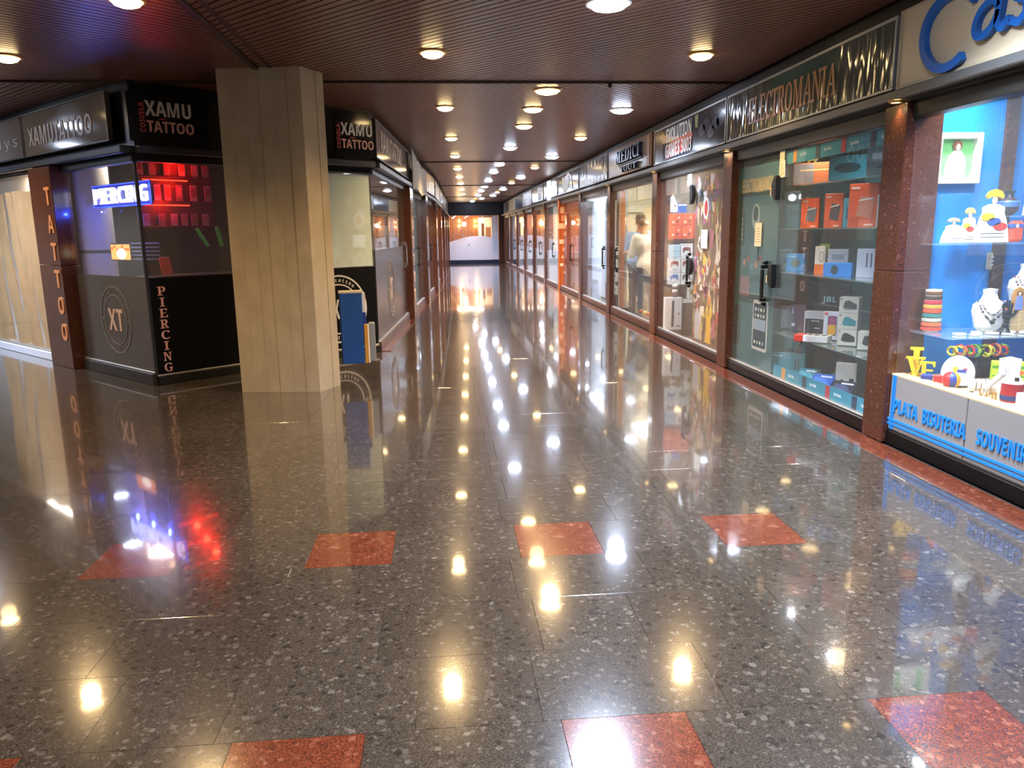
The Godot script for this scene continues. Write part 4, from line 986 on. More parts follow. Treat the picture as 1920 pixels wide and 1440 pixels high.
# ---- games shop ----------------------------------------------------------------------------------
func games_shop() -> void:
	var b := bay(3)
	var fr: Transform3D = b[0]
	var w: float = b[1]
	var n := front(fr, w, [0.56, 0.44], {"label": "games shop window with a colourful printed door", "sill": 0.1, "sill_mat": mat("2b1811", 0.35), "head_mat": mat("3b3834", 0.5), "glass": glass("e6e4dc", 0.03)})
	# colourful print on the door
	var x0 := w * 0.56 + 0.02
	var pw := w * 0.44 - 0.03
	var film := part("door_film", MB.new().box(Vector3(x0 + pw * 0.5, 1.13, -0.012), Vector3(pw, 2.04, 0.004)), mat("6a5236", 0.4), n)
	var cols := ["c9b487", "8a4b2c", "d9c24a", "b5473a", "e3ddc9", "7c6a52", "6f7690", "c98a3c", "a95f7a", "3f3a34", "8f8f5a", "d8d2c8"]
	var meshes := []
	for c in cols: meshes.append(MB.new())
	var r := RandomNumberGenerator.new(); r.seed = 44
	for k in 210:
		var px := x0 + r.randf_range(0.05, pw - 0.05)
		var py := r.randf_range(0.16, 2.1)
		var sx := r.randf_range(0.02, 0.08); var sy := r.randf_range(0.03, 0.12)
		var m: MB = meshes[r.randi() % cols.size()]
		var o := PackedVector2Array()
		var an := r.randf() * TAU
		for i in 12:
			var a := TAU * i / 12.0
			var q := Vector2(cos(a) * sx, sin(a) * sy) * (1.0 + 0.25 * sin(a * 3.0 + an))
			o.append(Vector2(clampf(px + q.x, x0 + 0.005, x0 + pw - 0.005), clampf(py + q.y, 0.12, 2.14)))
		m.prism(o, -0.0095 + 0.0002 * (k % 12), -0.009 + 0.0002 * (k % 12))
	for i in cols.size(): part("colour_print", meshes[i], mat(cols[i], 0.45), film)
	part("colour_print", MB.new().prism(moved(ell(0.1, 0.13), Vector2(x0 + 0.4, 1.75)), -0.007, -0.006), mat("e9e4d8", 0.45), film)
	part("colour_print", MB.new().prism(moved(ell(0.055, 0.09), Vector2(x0 + 0.4, 1.75)), -0.0058, -0.005), mat("c63a2c", 0.45), film)
	part("colour_print", MB.new().prism(moved(pts([-0.1, 0, 0.1, 0, 0.08, 0.25, 0.13, 0.4, 0, 0.33, -0.12, 0.42, -0.07, 0.2]), Vector2(x0 + 0.6, 0.16)), -0.007, -0.006), mat("d8b21e", 0.45), film)
	part("colour_print", MB.new().prism(moved(pts([-0.09, 0, 0.09, 0, 0.1, 0.3, 0, 0.4, -0.1, 0.3]), Vector2(x0 + 0.2, 0.16)), -0.007, -0.006), mat("b4b8c2", 0.45), film)
	for y in [1.93, 1.06]:
		var mb := MB.new()
		var poly := PackedVector2Array([Vector2(-0.05, -0.12), Vector2(-0.05, 0.12)])
		for i in 9: poly.append(Vector2(-0.05 + sin(PI * (i + 1) / 10.0) * 0.11, cos(PI * (i + 1) / 10.0) * 0.12))
		mb.prism(moved(poly, Vector2(w * 0.56, y)), 0.005, 0.05)
		part("lock_cover", mb, mat("1a1a20", 0.35), n)
	door_handle(n, w * 0.53, 1.0, mat("15171a", 0.3, 0.5))
	room(fr, -0.08, w + 0.1, 0.1, 1.5, mat("857d6f", 0.6), mat("857d6f", 0.6), mat("6a5a44"), mat("4d4a46"), "games shop interior with pale shelves", 2.5)
	panel_lamp(fr, Vector3(0.75, 2.42, -0.55), Vector2(0.6, 0.3), "fff2dd", 1.3, "square panel lamp over the console boxes", 2.0)
	for q in [[0.285 + 0.46, 0.55, 0.34, "glass shelf under the controller boxes"], [1.375, 0.55, 0.3, "shelf board under the orange game boxes"], [1.74, 0.55, 0.3, "shelf board above the orange game boxes"]]:
		solo("game_shelf", q[3], "shelf", MB.new().bb(Vector3(-0.05 + q[2] * 0.5, q[0] - 0.008, -0.36), Vector3(q[2] + 0.05, 0.014, 0.56), 0.002), glass("b9c6c0", 0.2) if q[0] < 1.0 else mat("6f6a78", 0.5), fr)
	var z := -10.75
	var g := "boxed goods in the games shop window"
	for q in [[3.26, 0], [3.43, 1], [3.6, 2]]:
		for row in 2:
			carton(at(q[0], 1.376 + 0.175 * row, z, -4), "orange game box with %s, %s row" % [["white buttons", "a pale figure", "yellow dots"][q[1]], ["lower", "upper"][row]], 0.165, 0.172, 0.1, ["d8562a", "dd5e2e", "c9432a"][q[1]], [["o", -0.2, 0.35, 0.2, 0.2, "e8c0a0"], ["o", 0.15, 0.4, 0.24, 0.24, "7a3a24"], ["r", 0.0, 0.15, 0.8, 0.06, "a83a1c"], ["o", 0.25, 0.7, 0.14, 0.14, "f0d8b8"]], "box", "game_box", "orange game boxes")
	var pads := [[3.43, 1.125, "6d2f33", "dark red"], [3.26, 0.935, "8c3a34", "red"], [3.435, 0.935, "7d4436", "russet"], [3.61, 0.935, "5a2530", "wine-coloured"], [3.26, 0.745, "2f6fb4", "blue"], [3.435, 0.745, "5d5f66", "grey"], [3.61, 0.745, "2c2c30", "black"]]
	for q in pads:
		carton(at(q[0], q[1], z, -4), "white box picturing a %s game controller" % q[3], 0.17, 0.185, 0.1, "d5dbda", [["c", 0.0, 0.55, 0.66, 0.5, q[2]], ["r", 0.0, 0.93, 0.9, 0.08, "b4c6cc"], ["r", 0.0, 0.14, 0.3, 0.05, "8fa0a8"]], "box", "controller_box", "controller boxes")
	carton(at(3.26, 1.125, z, -4), "plain pale blue box beside the dark red controller box", 0.15, 0.175, 0.1, "9fc0cc", [["r", 0, 0.5, 0.5, 0.1, "7fa6b4"]], "box", "game_box", g)
	carton(at(3.25, 0.105, -10.72, -4), "tall white console box with a black slim console picture", 0.24, 0.46, 0.12, "cdd3d8", [["g", -0.05, 0.5, 0.16, 0.8, "2a2d33", [-0.5, -0.5, 0.4, -0.5, 0.5, 0.5, -0.3, 0.5]], ["c", 0.3, 0.12, 0.2, 0.06, "7c7f86"], ["o", 0.32, 0.5, 0.1, 0.06, "6a7080"]], "box", "console_box", g)
	carton(at(3.51, 0.105, -10.7, -4), "square dark olive console box with a white top strip", 0.27, 0.44, 0.12, "3f3b33", [["r", 0, 0.93, 1.0, 0.13, "c5c8c4"], ["o", 0.1, 0.62, 0.08, 0.05, "9a9a94"]], "box", "console_box", g)
	carton(at(3.53, 0.546, -10.7, -4), "white game box with a green picture on the dark console box", 0.15, 0.18, 0.1, "c9cfc4", [["g", 0.05, 0.45, 0.7, 0.6, "3f8a46", [-0.5, 0.0, -0.2, 0.5, 0.4, 0.4, 0.5, -0.3, 0.0, -0.5]]], "box", "game_box", g)
	carton(at(3.66, 0.105, -10.55, -4), "tall narrow red game box next to the dark console box", 0.08, 0.3, 0.1, "c3241e", [["o", 0, 0.2, 0.5, 0.12, "e8d8d0"]], "box", "game_box", g)
	var fig := thing("toy_figure", "small white-capped toy figure on the tall console box", "toy", at(3.27, 0.566, -10.7))
	part("legs", MB.new().lathe([[0.03, 0.0], [0.034, 0.03], [0.028, 0.06]], 14), mat("6b4a3c", 0.6), fig)
	part("body", MB.new().ball(Vector3(0, 0.085, 0), Vector3(0.042, 0.035, 0.035), 14), mat("d9d5cc", 0.5), fig)
	part("head", MB.new().ball(Vector3(0, 0.135, 0), Vector3(0.034, 0.034, 0.034), 14), mat("8a6650", 0.6), fig)
	part("cap", MB.new().ball(Vector3(0, 0.16, 0), Vector3(0.042, 0.032, 0.042), 14), mat("e9e6de", 0.5), fig)
	var sail := thing("paper_sail", "white triangular card leaning over the game boxes", "card", at(3.25, 1.75, -10.75))
	part("card", MB.new().prism(pts([-0.06, 0, 0.08, 0, -0.02, 0.24, -0.06, 0.2]), -0.004, 0.004), mat("cfdde2", 0.6), sail)
	part("mark", MB.new().prism(pts([-0.02, 0.08, 0.03, 0.07, 0.0, 0.1]), 0.004, 0.006), mat("4a4a55", 0.6), sail)
	carton(at(3.36, 1.741, -10.78, -4), "blue box with a white lid edge over the game boxes", 0.12, 0.12, 0.1, "1f55b0", [["r", 0, 0.85, 1.0, 0.16, "c5d4e8"]], "box", "game_box", g)
	var figs := [["c9c5bd", "white robot"], ["a8a49c", "grey robot"], ["3b3a3c", "black robot"], ["d5cfc2", "ivory robot"]]
	for k in 4:
		var rb := thing("toy_robot", "small %s figure before the controller boxes" % figs[k][1], "toy", at(3.4 + 0.055 * k, 0.745, -10.6 + 0.012 * (k % 2)), "toy robots")
		part("legs", MB.new().bb(Vector3(-0.009, 0.016, 0), Vector3(0.012, 0.032, 0.014), 0.003).bb(Vector3(0.009, 0.016, 0), Vector3(0.012, 0.032, 0.014), 0.003), mat("444448", 0.4), rb)
		part("body", MB.new().bb(Vector3(0, 0.05, 0), Vector3(0.034, 0.036, 0.022), 0.006), mat(figs[k][0], 0.4), rb)
		part("arms", MB.new().tube([Vector3(-0.017, 0.06, 0), Vector3(-0.03, 0.045, 0.005), Vector3(-0.028, 0.028, 0.01)], 0.005, 6).tube([Vector3(0.017, 0.06, 0), Vector3(0.03, 0.05, 0.005), Vector3(0.034, 0.07, 0.01)], 0.005, 6), mat(figs[k][0], 0.4), rb)
		part("head", MB.new().bb(Vector3(0, 0.08, 0), Vector3(0.022, 0.02, 0.02), 0.005), mat("6a6a70", 0.3), rb)
	for q in [[1.28, 2.04, 0.17, 0.15, "small white notice above the upper door lock"], [1.9, 1.28, 0.22, 0.22, "white notice sheet on the colourful printed door"]]:
		var s := thing("notice_sheet", q[4], "notice", fr * at(q[0], q[1], 0.009))
		var sheet := part("paper", MB.new().box(Vector3(0, q[3] * 0.5, 0), Vector3(q[2], q[3], 0.003)), mat("efeee8", 0.8), s)
		for k in 5: part("written_line", MB.new().box(Vector3(0, q[3] * (0.2 + 0.13 * k), 0.0018), Vector3(q[2] * (0.7 - 0.07 * (k % 3)), q[3] * 0.015, 0.0006)), mat("a5a49e", 0.8), sheet)
	var sg := sign_board(fr, -0.11, w + 0.08, "games shop sign with white lettering over a red splash", mat("3f4858", 0.12), mat("c9ccd0", 0.35, 0.5))
	part("splash", MB.new().prism(pts([-0.85, -0.2, 0.1, -0.16, 0.3, -0.02, 0.22, 0.06, -0.2, 0.02, -0.8, -0.02]), 0.04, 0.043), mat("c0301f", 0.3), sg)
	part("splash", MB.new().prism(pts([-1.0, 0.02, -0.6, 0.0, -0.2, 0.03, -0.5, 0.06, -0.9, 0.12, -1.05, 0.2]), 0.04, 0.0432), mat("c98a2a", 0.3), sg)
	part("splash", MB.new().prism(pts([-1.4, -0.2, -0.95, -0.2, -1.0, 0.1, -1.1, 0.2, -1.4, 0.2]), 0.04, 0.0425), mat("5a4632", 0.2), sg)
	lettering("EVOLUTION", sg, at(-0.28, 0.1, 0.043), 1.05, 0.17, 0.006, mat("efece4", 0.35))
	lettering("GAMES 3003", sg, at(-0.28, -0.1, 0.044), 1.1, 0.17, 0.006, mat("efece4", 0.35))
	part("badge", MB.new().prism(pts([0.38, 0.06, 0.46, 0.05, 0.48, 0.2, 0.36, 0.2]), 0.04, 0.043), mat("a8b06a", 0.3), sg)
	for k in 5: part("grey_print", MB.new().prism(moved(ell(0.12, 0.07, 12), Vector2(0.62 + 0.15 * k, 0.05 * sin(k * 2.2))), 0.04, 0.0422), mat(["66748c", "57657e", "7b8aa0"][k % 3], 0.15), sg)

# ---- open shop with two customers ------------------------------------------------------------------
func open_shop() -> void:
	var b := bay(4)
	var fr: Transform3D = b[0]
	var w: float = b[1]
	var cream := mat("f0e8d2", 0.7)
	front(fr, w, [0.5, 0.5], {"label": "clear shop window with a warm lit room behind", "sill": 0.12, "sill_mat": mat("4a2c20", 0.35), "head_mat": mat("4b3d34", 0.5), "handle": w * 0.12, "handle_y": 1.0})
	room(fr, -2.3, w + 0.08, 0.35, 1.5, cream, cream, mat("6f6a66"), mat("efe9dc"), "bright cream room of the open shop", 2.45)
	panel_lamp(fr, Vector3(-0.4, 2.4, -0.85), Vector2(0.9, 0.5), "fff3da", 2.1, "square warm panel lamp over the two customers", 3.0)
	panel_lamp(fr, Vector3(1.5, 2.4, -0.7), Vector2(0.9, 0.5), "fff3da", 1.2, "square warm panel lamp behind the open shop window", 3.0)
	var jb := setting("door_1", "orange wooden doorway of the open shop", fr)
	part("jamb", MB.new().bb(Vector3(0.012, 1.15, -0.165), Vector3(0.02, 2.1, 0.09), 0.005), mat("c9751f", 0.4), jb)
	part("jamb", MB.new().bb(Vector3(0.014, 1.15, -0.11), Vector3(0.024, 2.1, 0.016), 0.004), mat("e9cfa8", 0.4), jb)
	part("plinth", MB.new().bb(Vector3(0.005, 0.05, -0.12), Vector3(0.04, 0.1, 0.36), 0.004), mat("15171d", 0.4), jb)
	lettering("CK", jb, Transform3D(Basis(Vector3.UP, PI / 2), Vector3(0.022, 1.15, -0.06)), 0.1, 0.12, 0.003, mat("a86a4c", 0.4))
	var ac := thing("air_conditioner", "white wall air conditioner on the cream wall", "air conditioner", fr * Transform3D(Basis(Vector3.UP, PI / 2), Vector3(-2.29, 1.86, -0.9)))
	part("case", MB.new().bb(Vector3(0, 0.09, 0.06), Vector3(0.5, 0.18, 0.12), 0.02), mat("efeee9", 0.4), ac)
	part("vent", MB.new().bb(Vector3(0, 0.015, 0.08), Vector3(0.44, 0.02, 0.09), 0.004), mat("77746a", 0.5), ac)
	# goods in the window
	var ped := thing("wooden_pedestal", "brown wooden pedestal behind the open shop window", "pedestal", at(3.42, 0, -11.9))
	part("body", MB.new().bb(Vector3(0, 0.4, 0), Vector3(0.22, 0.8, 0.3), 0.006), mat("6b3f2a", 0.5), ped)
	part("top", MB.new().bb(Vector3(0, 0.815, 0), Vector3(0.25, 0.03, 0.33), 0.006), mat("8a5a3c", 0.5), ped)
	var tray := thing("display_tray", "grey display tray on the window floor of the open shop", "tray", at(3.225, 0, -12.0))
	part("tray", MB.new().bb(Vector3(0, 0.09, 0), Vector3(0.16, 0.18, 1.1), 0.01), mat("4a4d4a", 0.5), tray)
	var cols := [["c9b23a", "yellow"], ["d8d6cc", "white"], ["8a9a3a", "olive"], ["b9472c", "red"], ["46505a", "slate"], ["c9a06a", "tan"]]
	for k in 12:
		solo("trinket", "small %s trinket on the grey display tray" % cols[k % 6][1], "trinket", MB.new().ball(Vector3(0, 0.025, 0), Vector3(0.045, 0.025, 0.03), 10), mat(cols[k % 6][0], 0.4), at(3.2 + 0.025 * (k % 3), 0.18, -11.55 - 0.082 * k, k * 40.0), "trinkets on the grey tray")
	for k in 4:
		carton(at(3.165, 0.35 + 0.24 * k, -13.99, -80), "small white card pack, number %s on the hanging strip" % ["one", "two", "three", "four"][k] + " from the floor", 0.1, 0.16, 0.03, "d9dcd6", [["r", 0, 0.6, 0.6, 0.4, "8a949c"], ["r", 0, 0.2, 0.7, 0.06, "5a6268"]], "pack", "hanging_pack", "hanging packs by the door frame")
	solo("hanging_strip", "thin clear strip that holds the white card packs", "strip", MB.new().box(Vector3(0, 1.0, 0), Vector3(0.02, 1.7, 0.004)), mat("cfd4d4", 0.3), at(3.152, 0.2, -14.02))
	# signs
	var sg := sign_board(fr, -0.1, w + 0.02, "grey sign with raised navy serif letters over a thin rule", mat("a49a90", 0.25), mat("8a5a34", 0.4), 2.42, 2.88)
	lettering("MEDICI", sg, at(0.15, 0.06, 0.04), 1.6, 0.2, 0.06, mat("16244a", 0.3), "Droid Serif")
	lettering("TOUT", sg, at(0.2, -0.15, 0.04), 1.1, 0.09, 0.05, mat("16244a", 0.3), "Droid Serif")
	part("rule", MB.new().bb(Vector3(0.15, -0.065, 0.05), Vector3(1.6, 0.014, 0.03), 0.003), mat("16244a", 0.3), sg)
	part("orange_border", MB.new().bb(Vector3(w * 0.5 - 0.12, 0, 0.045), Vector3(0.16, 0.42, 0.012), 0.003), mat("a8642c", 0.4), sg)

# ---- the shopfronts further along ------------------------------------------------------------------
func far_right_shops() -> void:
	# bay, back wall, side wall, lamp colour, lamp energy, depth, lower film, wood?
	var rows := [
		[5, "b9ccd6", "c2d2da", "e6f1ff", 0.9, 0.24, "", "narrow pale blue window filled with white panels"],
		[6, "c97a34", "b8622a", "ffc27a", 1.6, 1.1, "", "amber lit shop window beside an orange board"],
		[7, "efe6cc", "d9d4c4", "f4f6ff", 1.6, 1.1, "c3cdd2", "shop window with a cream room and frosted lower glass"],
		[8, "8a6a50", "8a7460", "ffe0b0", 0.9, 1.1, "b9c1c4", "shop window with a single hanging bulb"],
		[9, "7a4a30", "6f4a38", "ffc98a", 0.7, 1.1, "b4bcc0", "brown shop window with a wall sconce"],
		[10, "7d503a", "755240", "ffc98a", 0.6, 1.1, "b7bfc4", "brown shop window with frosted lower glass"],
		[11, "bccad2", "a8b6be", "e6f1ff", 1.0, 1.1, "", "pale grey shop window near the end of the gallery"],
		[12, "d9b98a", "c9a878", "ffe2b8", 1.2, 1.1, "", "sand-coloured shop window, last before the end wall"],
	]
	for q in rows:
		var b := bay(q[0])
		var fr: Transform3D = b[0]
		var w: float = b[1]
		var n := front(fr, w, [0.5, 0.5], {"label": q[7], "sill": 0.1, "sill_mat": mat("4a2c20", 0.35), "head_mat": mat("55453a", 0.5), "handle": w * (0.82 if q[0] == 5 else 0.55), "handle_y": 1.0})
		if q[6]:
			part("frosted_film", MB.new().box(Vector3(w * 0.5, 0.55, -0.01), Vector3(w - 0.02, 0.86, 0.003)), mat(Color(rgb(q[6]), 1.0), 0.6, 0.0, {"backlight_enabled": true, "backlight": Color(0.8, 0.8, 0.8)}), n)
		if q[0] != 5:
			room(fr, -0.08, w + 0.08, 0.1, q[5], mat(q[1], 0.6), mat(q[1], 0.6), mat("6f6a66"), mat("cfc8bb"), "lit room behind: " + q[7], 2.45)
			panel_lamp(fr, Vector3(w * 0.5, 2.4, -0.6), Vector2(1.0, 0.5), q[3], q[4], "panel lamp in the %s" % q[7], 1.6)
		else:
			var rm := room(fr, -0.08, w + 0.08, 0.02, q[5], mat(q[1], 0.6), mat(q[1], 0.6), mat("6f6a66"), mat("cfc8bb"), "white panelled back of the pale blue window", 2.45)
			for k in 4: part("white_panel", MB.new().bb(Vector3(0.36 + 0.71 * k, 1.15 if k % 2 else 1.3, -0.2), Vector3(0.69, 2.0 if k % 2 else 1.7, 0.03), 0.006), mat(["c9d8e2", "d6e0e6", "b4c9d8", "dde4e6"][k], 0.4), rm)
			panel_lamp(fr, Vector3(w * 0.5, 2.16, -0.12), Vector2(2.2, 0.08), q[3], q[4], "thin strip lamp in the pale blue window", 1.6)
			for k in 3:
				carton(at(3.2, 0.95 + 0.4 * k, -14.75, -60), "white hanging poster in the pale blue window, %s of three" % ["lowest", "middle", "topmost"][k], 0.24, 0.36, 0.02, "dfe6ea", [["r", 0, 0.7, 0.6, 0.2, "a8b8c4"], ["r", 0, 0.3, 0.7, 0.3, "c4d0d8"]], "poster", "hanging_poster", "posters in the pale blue window")
	# stickers on the orange board
	for k in 9:
		solo("round_sticker", "pale sticker on the orange board between shop windows", "sticker", MB.new().prism(rr(0.12 if k < 3 else 0.07, 0.16 - 0.012 * k, 0.02), 0.0, 0.004), mat("f0d2a0", 0.5), Transform3D(Basis(), Vector3(3.15 + 0.06 * sin(k * 2.6), 2.05 - 0.2 * k, -20.268)), "stickers on the orange board")
	# cups on a shelf of the amber shop
	var ab := bay(6)
	for k in 8:
		solo("glass_cup", "white cup on the counter of the amber lit shop", "cup", MB.new().lathe([[0.0, 0.0], [0.05, 0.0], [0.07, 0.13], [0.062, 0.13], [0.045, 0.012]], 14), mat("f0e4d0", 0.3), (ab[0] as Transform3D) * at(0.3 + 0.3 * k, 1.0, -0.45), "cups in the amber shop")
	var ct := thing("shop_counter", "wooden counter in the amber lit shop", "counter", (ab[0] as Transform3D))
	part("top", MB.new().bb(Vector3(1.4, 0.985, -0.45), Vector3(2.6, 0.03, 0.4), 0.005), mat("d99a4a", 0.5), ct)
	part("body", MB.new().box(Vector3(1.4, 0.485, -0.47), Vector3(2.5, 0.97, 0.32)), mat("b88a64", 0.6), ct)
	# bulb and sconce
	var bb := bay(8)
	var bulb := thing("hanging_bulb", "bare round bulb hanging in a shop window", "lamp", (bb[0] as Transform3D) * at(0.5, 1.95, -0.5))
	part("cord", MB.new().cyl(Vector3(0, 0.1, 0), Vector3(0, 0.49, 0), 0.008, 0.008, 6), mat("222222", 0.5), bulb)
	part("lamp_globe", MB.new().ball(V0, Vector3.ONE * 0.1, 16), glow("ffe0a8", 5.0), bulb)
	omni(bulb, V0, "ffe0a8", 0.5, 0.08)
	for i in [9, 10]:
		var sb := bay(i)
		sconce((sb[0] as Transform3D) * at(1.2, 1.75, -1.09), ["brass up-and-down sconce in the brown shop window", "brass up-and-down sconce behind the frosted brown window"][i - 9])
	# signs
	var s5 := bay(5)
	var a := sign_board(s5[0], -0.1, s5[1] + 0.1, "streaked grey-blue sign beside the navy lettered one", mat("66707e", 0.14, 0.0, {"normal_enabled": true, "normal_texture": wavy(33), "normal_scale": 0.6, "uv1_triplanar": true, "uv1_scale": Vector3(3.0, 0.3, 1.0)}), mat("5d626a", 0.4, 0.4), 2.42, 2.9)
	part("faded_print", MB.new().prism(moved(rr(1.3, 0.22, 0.05), Vector2(0.3, 0.0)), 0.04, 0.042), mat("7f7d86", 0.2), a)
	var s6 := bay(6)
	a = sign_board(s6[0], -0.1, s6[1] + 0.1, "dark sign with a grey-green disc and white arrow outline", mat("4d5357", 0.14), mat("b9bcc0", 0.35, 0.4), 2.42, 2.9)
	part("disc", MB.new().prism(moved(ell(0.5, 0.19, 26), Vector2(-0.3, -0.02)), 0.04, 0.043), mat("8d9078", 0.3), a)
	part("disc", MB.new().prism(moved(ell(0.3, 0.13, 26), Vector2(0.0, 0.02)), 0.043, 0.046), mat("6f756c", 0.3), a)
	part("spark", MB.new().prism(moved(ell(0.12, 0.06, 12), Vector2(-0.7, 0.12)), 0.04, 0.044), mat("d8c95a", 0.3), a)
	var arrow := MB.new()
	stroke(arrow, pts([-0.25, 0.1, 0.15, 0.2, 0.6, 0.08, 0.75, -0.18]), 0.07, 0.043, 0.05)
	part("arrow", arrow, mat("eef0f0", 0.3), a)
	var s7 := bay(7)
	a = sign_board(s7[0], -0.1, s7[1] + 0.1, "dark sign behind a white lit cross", mat("33363c", 0.2), mat("55585e", 0.4, 0.4), 2.42, 2.9)
	var cr := thing("pharmacy_cross", "white lit cross sign jutting from the fascia", "cross sign", at(2.98, 2.36, -21.6))
	var cm := MB.new()
	cm.bb(Vector3(0, 0.26, 0), Vector3(0.06, 0.5, 0.34), 0.01); cm.bb(Vector3(0, 0.28, 0), Vector3(0.058, 0.14, 0.95), 0.01)
	part("lamp_cross", cm, glow("f4f7ff", 1.6), cr)
	var s8 := bay(8)
	a = sign_board(s8[0], -0.1, s8[1] + 0.1, "black sign with a grey speckled square", mat("17181c", 0.15), mat("6b6e74", 0.4, 0.4), 2.42, 2.9)
	part("grey_square", MB.new().box(Vector3(0.6, 0, 0.042), Vector3(0.8, 0.38, 0.004)), mat("6a6a74", 0.3), a)
	for k in 5: part("dot", MB.new().prism(moved(ell(0.05, 0.03, 8), Vector2(0.4 + 0.12 * k, 0.1 * sin(k * 2.0))), 0.044, 0.047), mat("22232a", 0.4), a)
	var s9 := bay(9)
	a = sign_board(s9[0], -0.1, s9[1] + 0.1, "white shop sign with faint pink scribbles", mat("e9eaec", 0.3), mat("d5d5d5", 0.4), 2.42, 2.9)
	for k in 4: part("scribble", MB.new().prism(moved(ell(0.14, 0.02, 10), Vector2(-0.6 + 0.4 * k, 0.08 * sin(k * 3.0))), 0.04, 0.043), mat("c9a8ac", 0.4), a)
	var s10 := bay(10)
	sign_board(s10[0], -0.1, s10[1] + 0.1, "plain slate-grey shop sign beside the white one", mat("6f7888", 0.15), mat("6b6e74", 0.4, 0.4), 2.42, 2.9)
	var s11 := bay(11)
	sign_board(s11[0], -0.1, s11[1] + 0.1, "plain cream shop sign near the end wall", mat("e2cf9e", 0.3), mat("cdbf98", 0.4), 2.42, 2.9)
	var s12 := bay(12)
	sign_board(s12[0], -0.1, s12[1] + 0.1, "plain grey shop sign touching the end wall", mat("8a8a90", 0.2), mat("6b6e74", 0.4, 0.4), 2.42, 2.9)

func sconce(xf: Transform3D, label: String, e := 0.25) -> void:
	var n := thing("wall_sconce", label, "wall lamp", xf)
	part("body", MB.new().bb(Vector3(0, 0, 0.05), Vector3(0.1, 0.16, 0.08), 0.008), mat("c9a25a", 0.35, 0.6), n)
	for s in [-1, 1]:
		part("lamp_lens", MB.new().box(Vector3(0, 0.082 * s, 0.05), Vector3(0.08, 0.004, 0.06)), glow("ffd890", 6.0), n)
		omni(n, Vector3(0, 0.12 * s, 0.06), "ffcf88", e, 0.03)

# ---- the tattoo shop at the corner -------------------------------------------------------------------
const C0 := Vector2(-8.5, -13.69)
const C1 := Vector2(-2.98, -8.12)
const C2 := Vector2(-0.87, -10.05)
const C3 := Vector2(-0.22, -21.0)
const C4 := Vector2(0.31, -39.6)
func ring_logo(parent: Node, c: Vector3, r: float, m: Material, sx := 1.0) -> void:
	part("logo_ring", MB.new().ring(V0, r * 0.95, r, 0.003, 56), m, parent, Transform3D(Basis.from_scale(Vector3(sx, 1, 1)), c))
	part("logo_ring", MB.new().ring(V0, r * 0.7, r * 0.74, 0.003, 56), m, parent, Transform3D(Basis.from_scale(Vector3(sx, 1, 1)), c))
	for s in [-1, 1]:
		part("logo_star", MB.new().prism(moved(star(5), Vector2(s * r * 0.84 * sx, 0), Vector2.ONE * r * 0.09), 0, 0.003), m, parent, Transform3D(Basis(), c))
	for up in [1, -1]:
		var s := "xamutattoo"
		for i in s.length():
			var a: float = PI / 2 * up - up * (i - (s.length() - 1) * 0.5) * 0.15
			var d := Vector3(cos(a) * sx, sin(a), 0.0) * r * 0.84
			lettering(s[i], parent, Transform3D(Basis(Vector3(0, 0, 1), a - PI / 2 * up), c + d), 0, r * (0.1 if s[i] in ["t", "d", "i"] else 0.085), 0.003, m, "Droid Sans", true, "logo_letter")
func wall_head(fr: Transform3D, w: float, nm: String, label: String) -> Node3D:
	# fascia, ledge and head over a run of shop windows
	var n := setting(nm, label, fr)
	part("fascia", MB.new().box(Vector3(w * 0.5, 2.64, -0.08), Vector3(w, 0.72, 0.16)), mat("0e0e10", 0.3), n)
	part("ledge", MB.new().bb(Vector3(w * 0.5, 2.352, 0.05), Vector3(w, 0.07, 0.16), 0.008), mat("33343a", 0.35, 0.3), n)
	return n
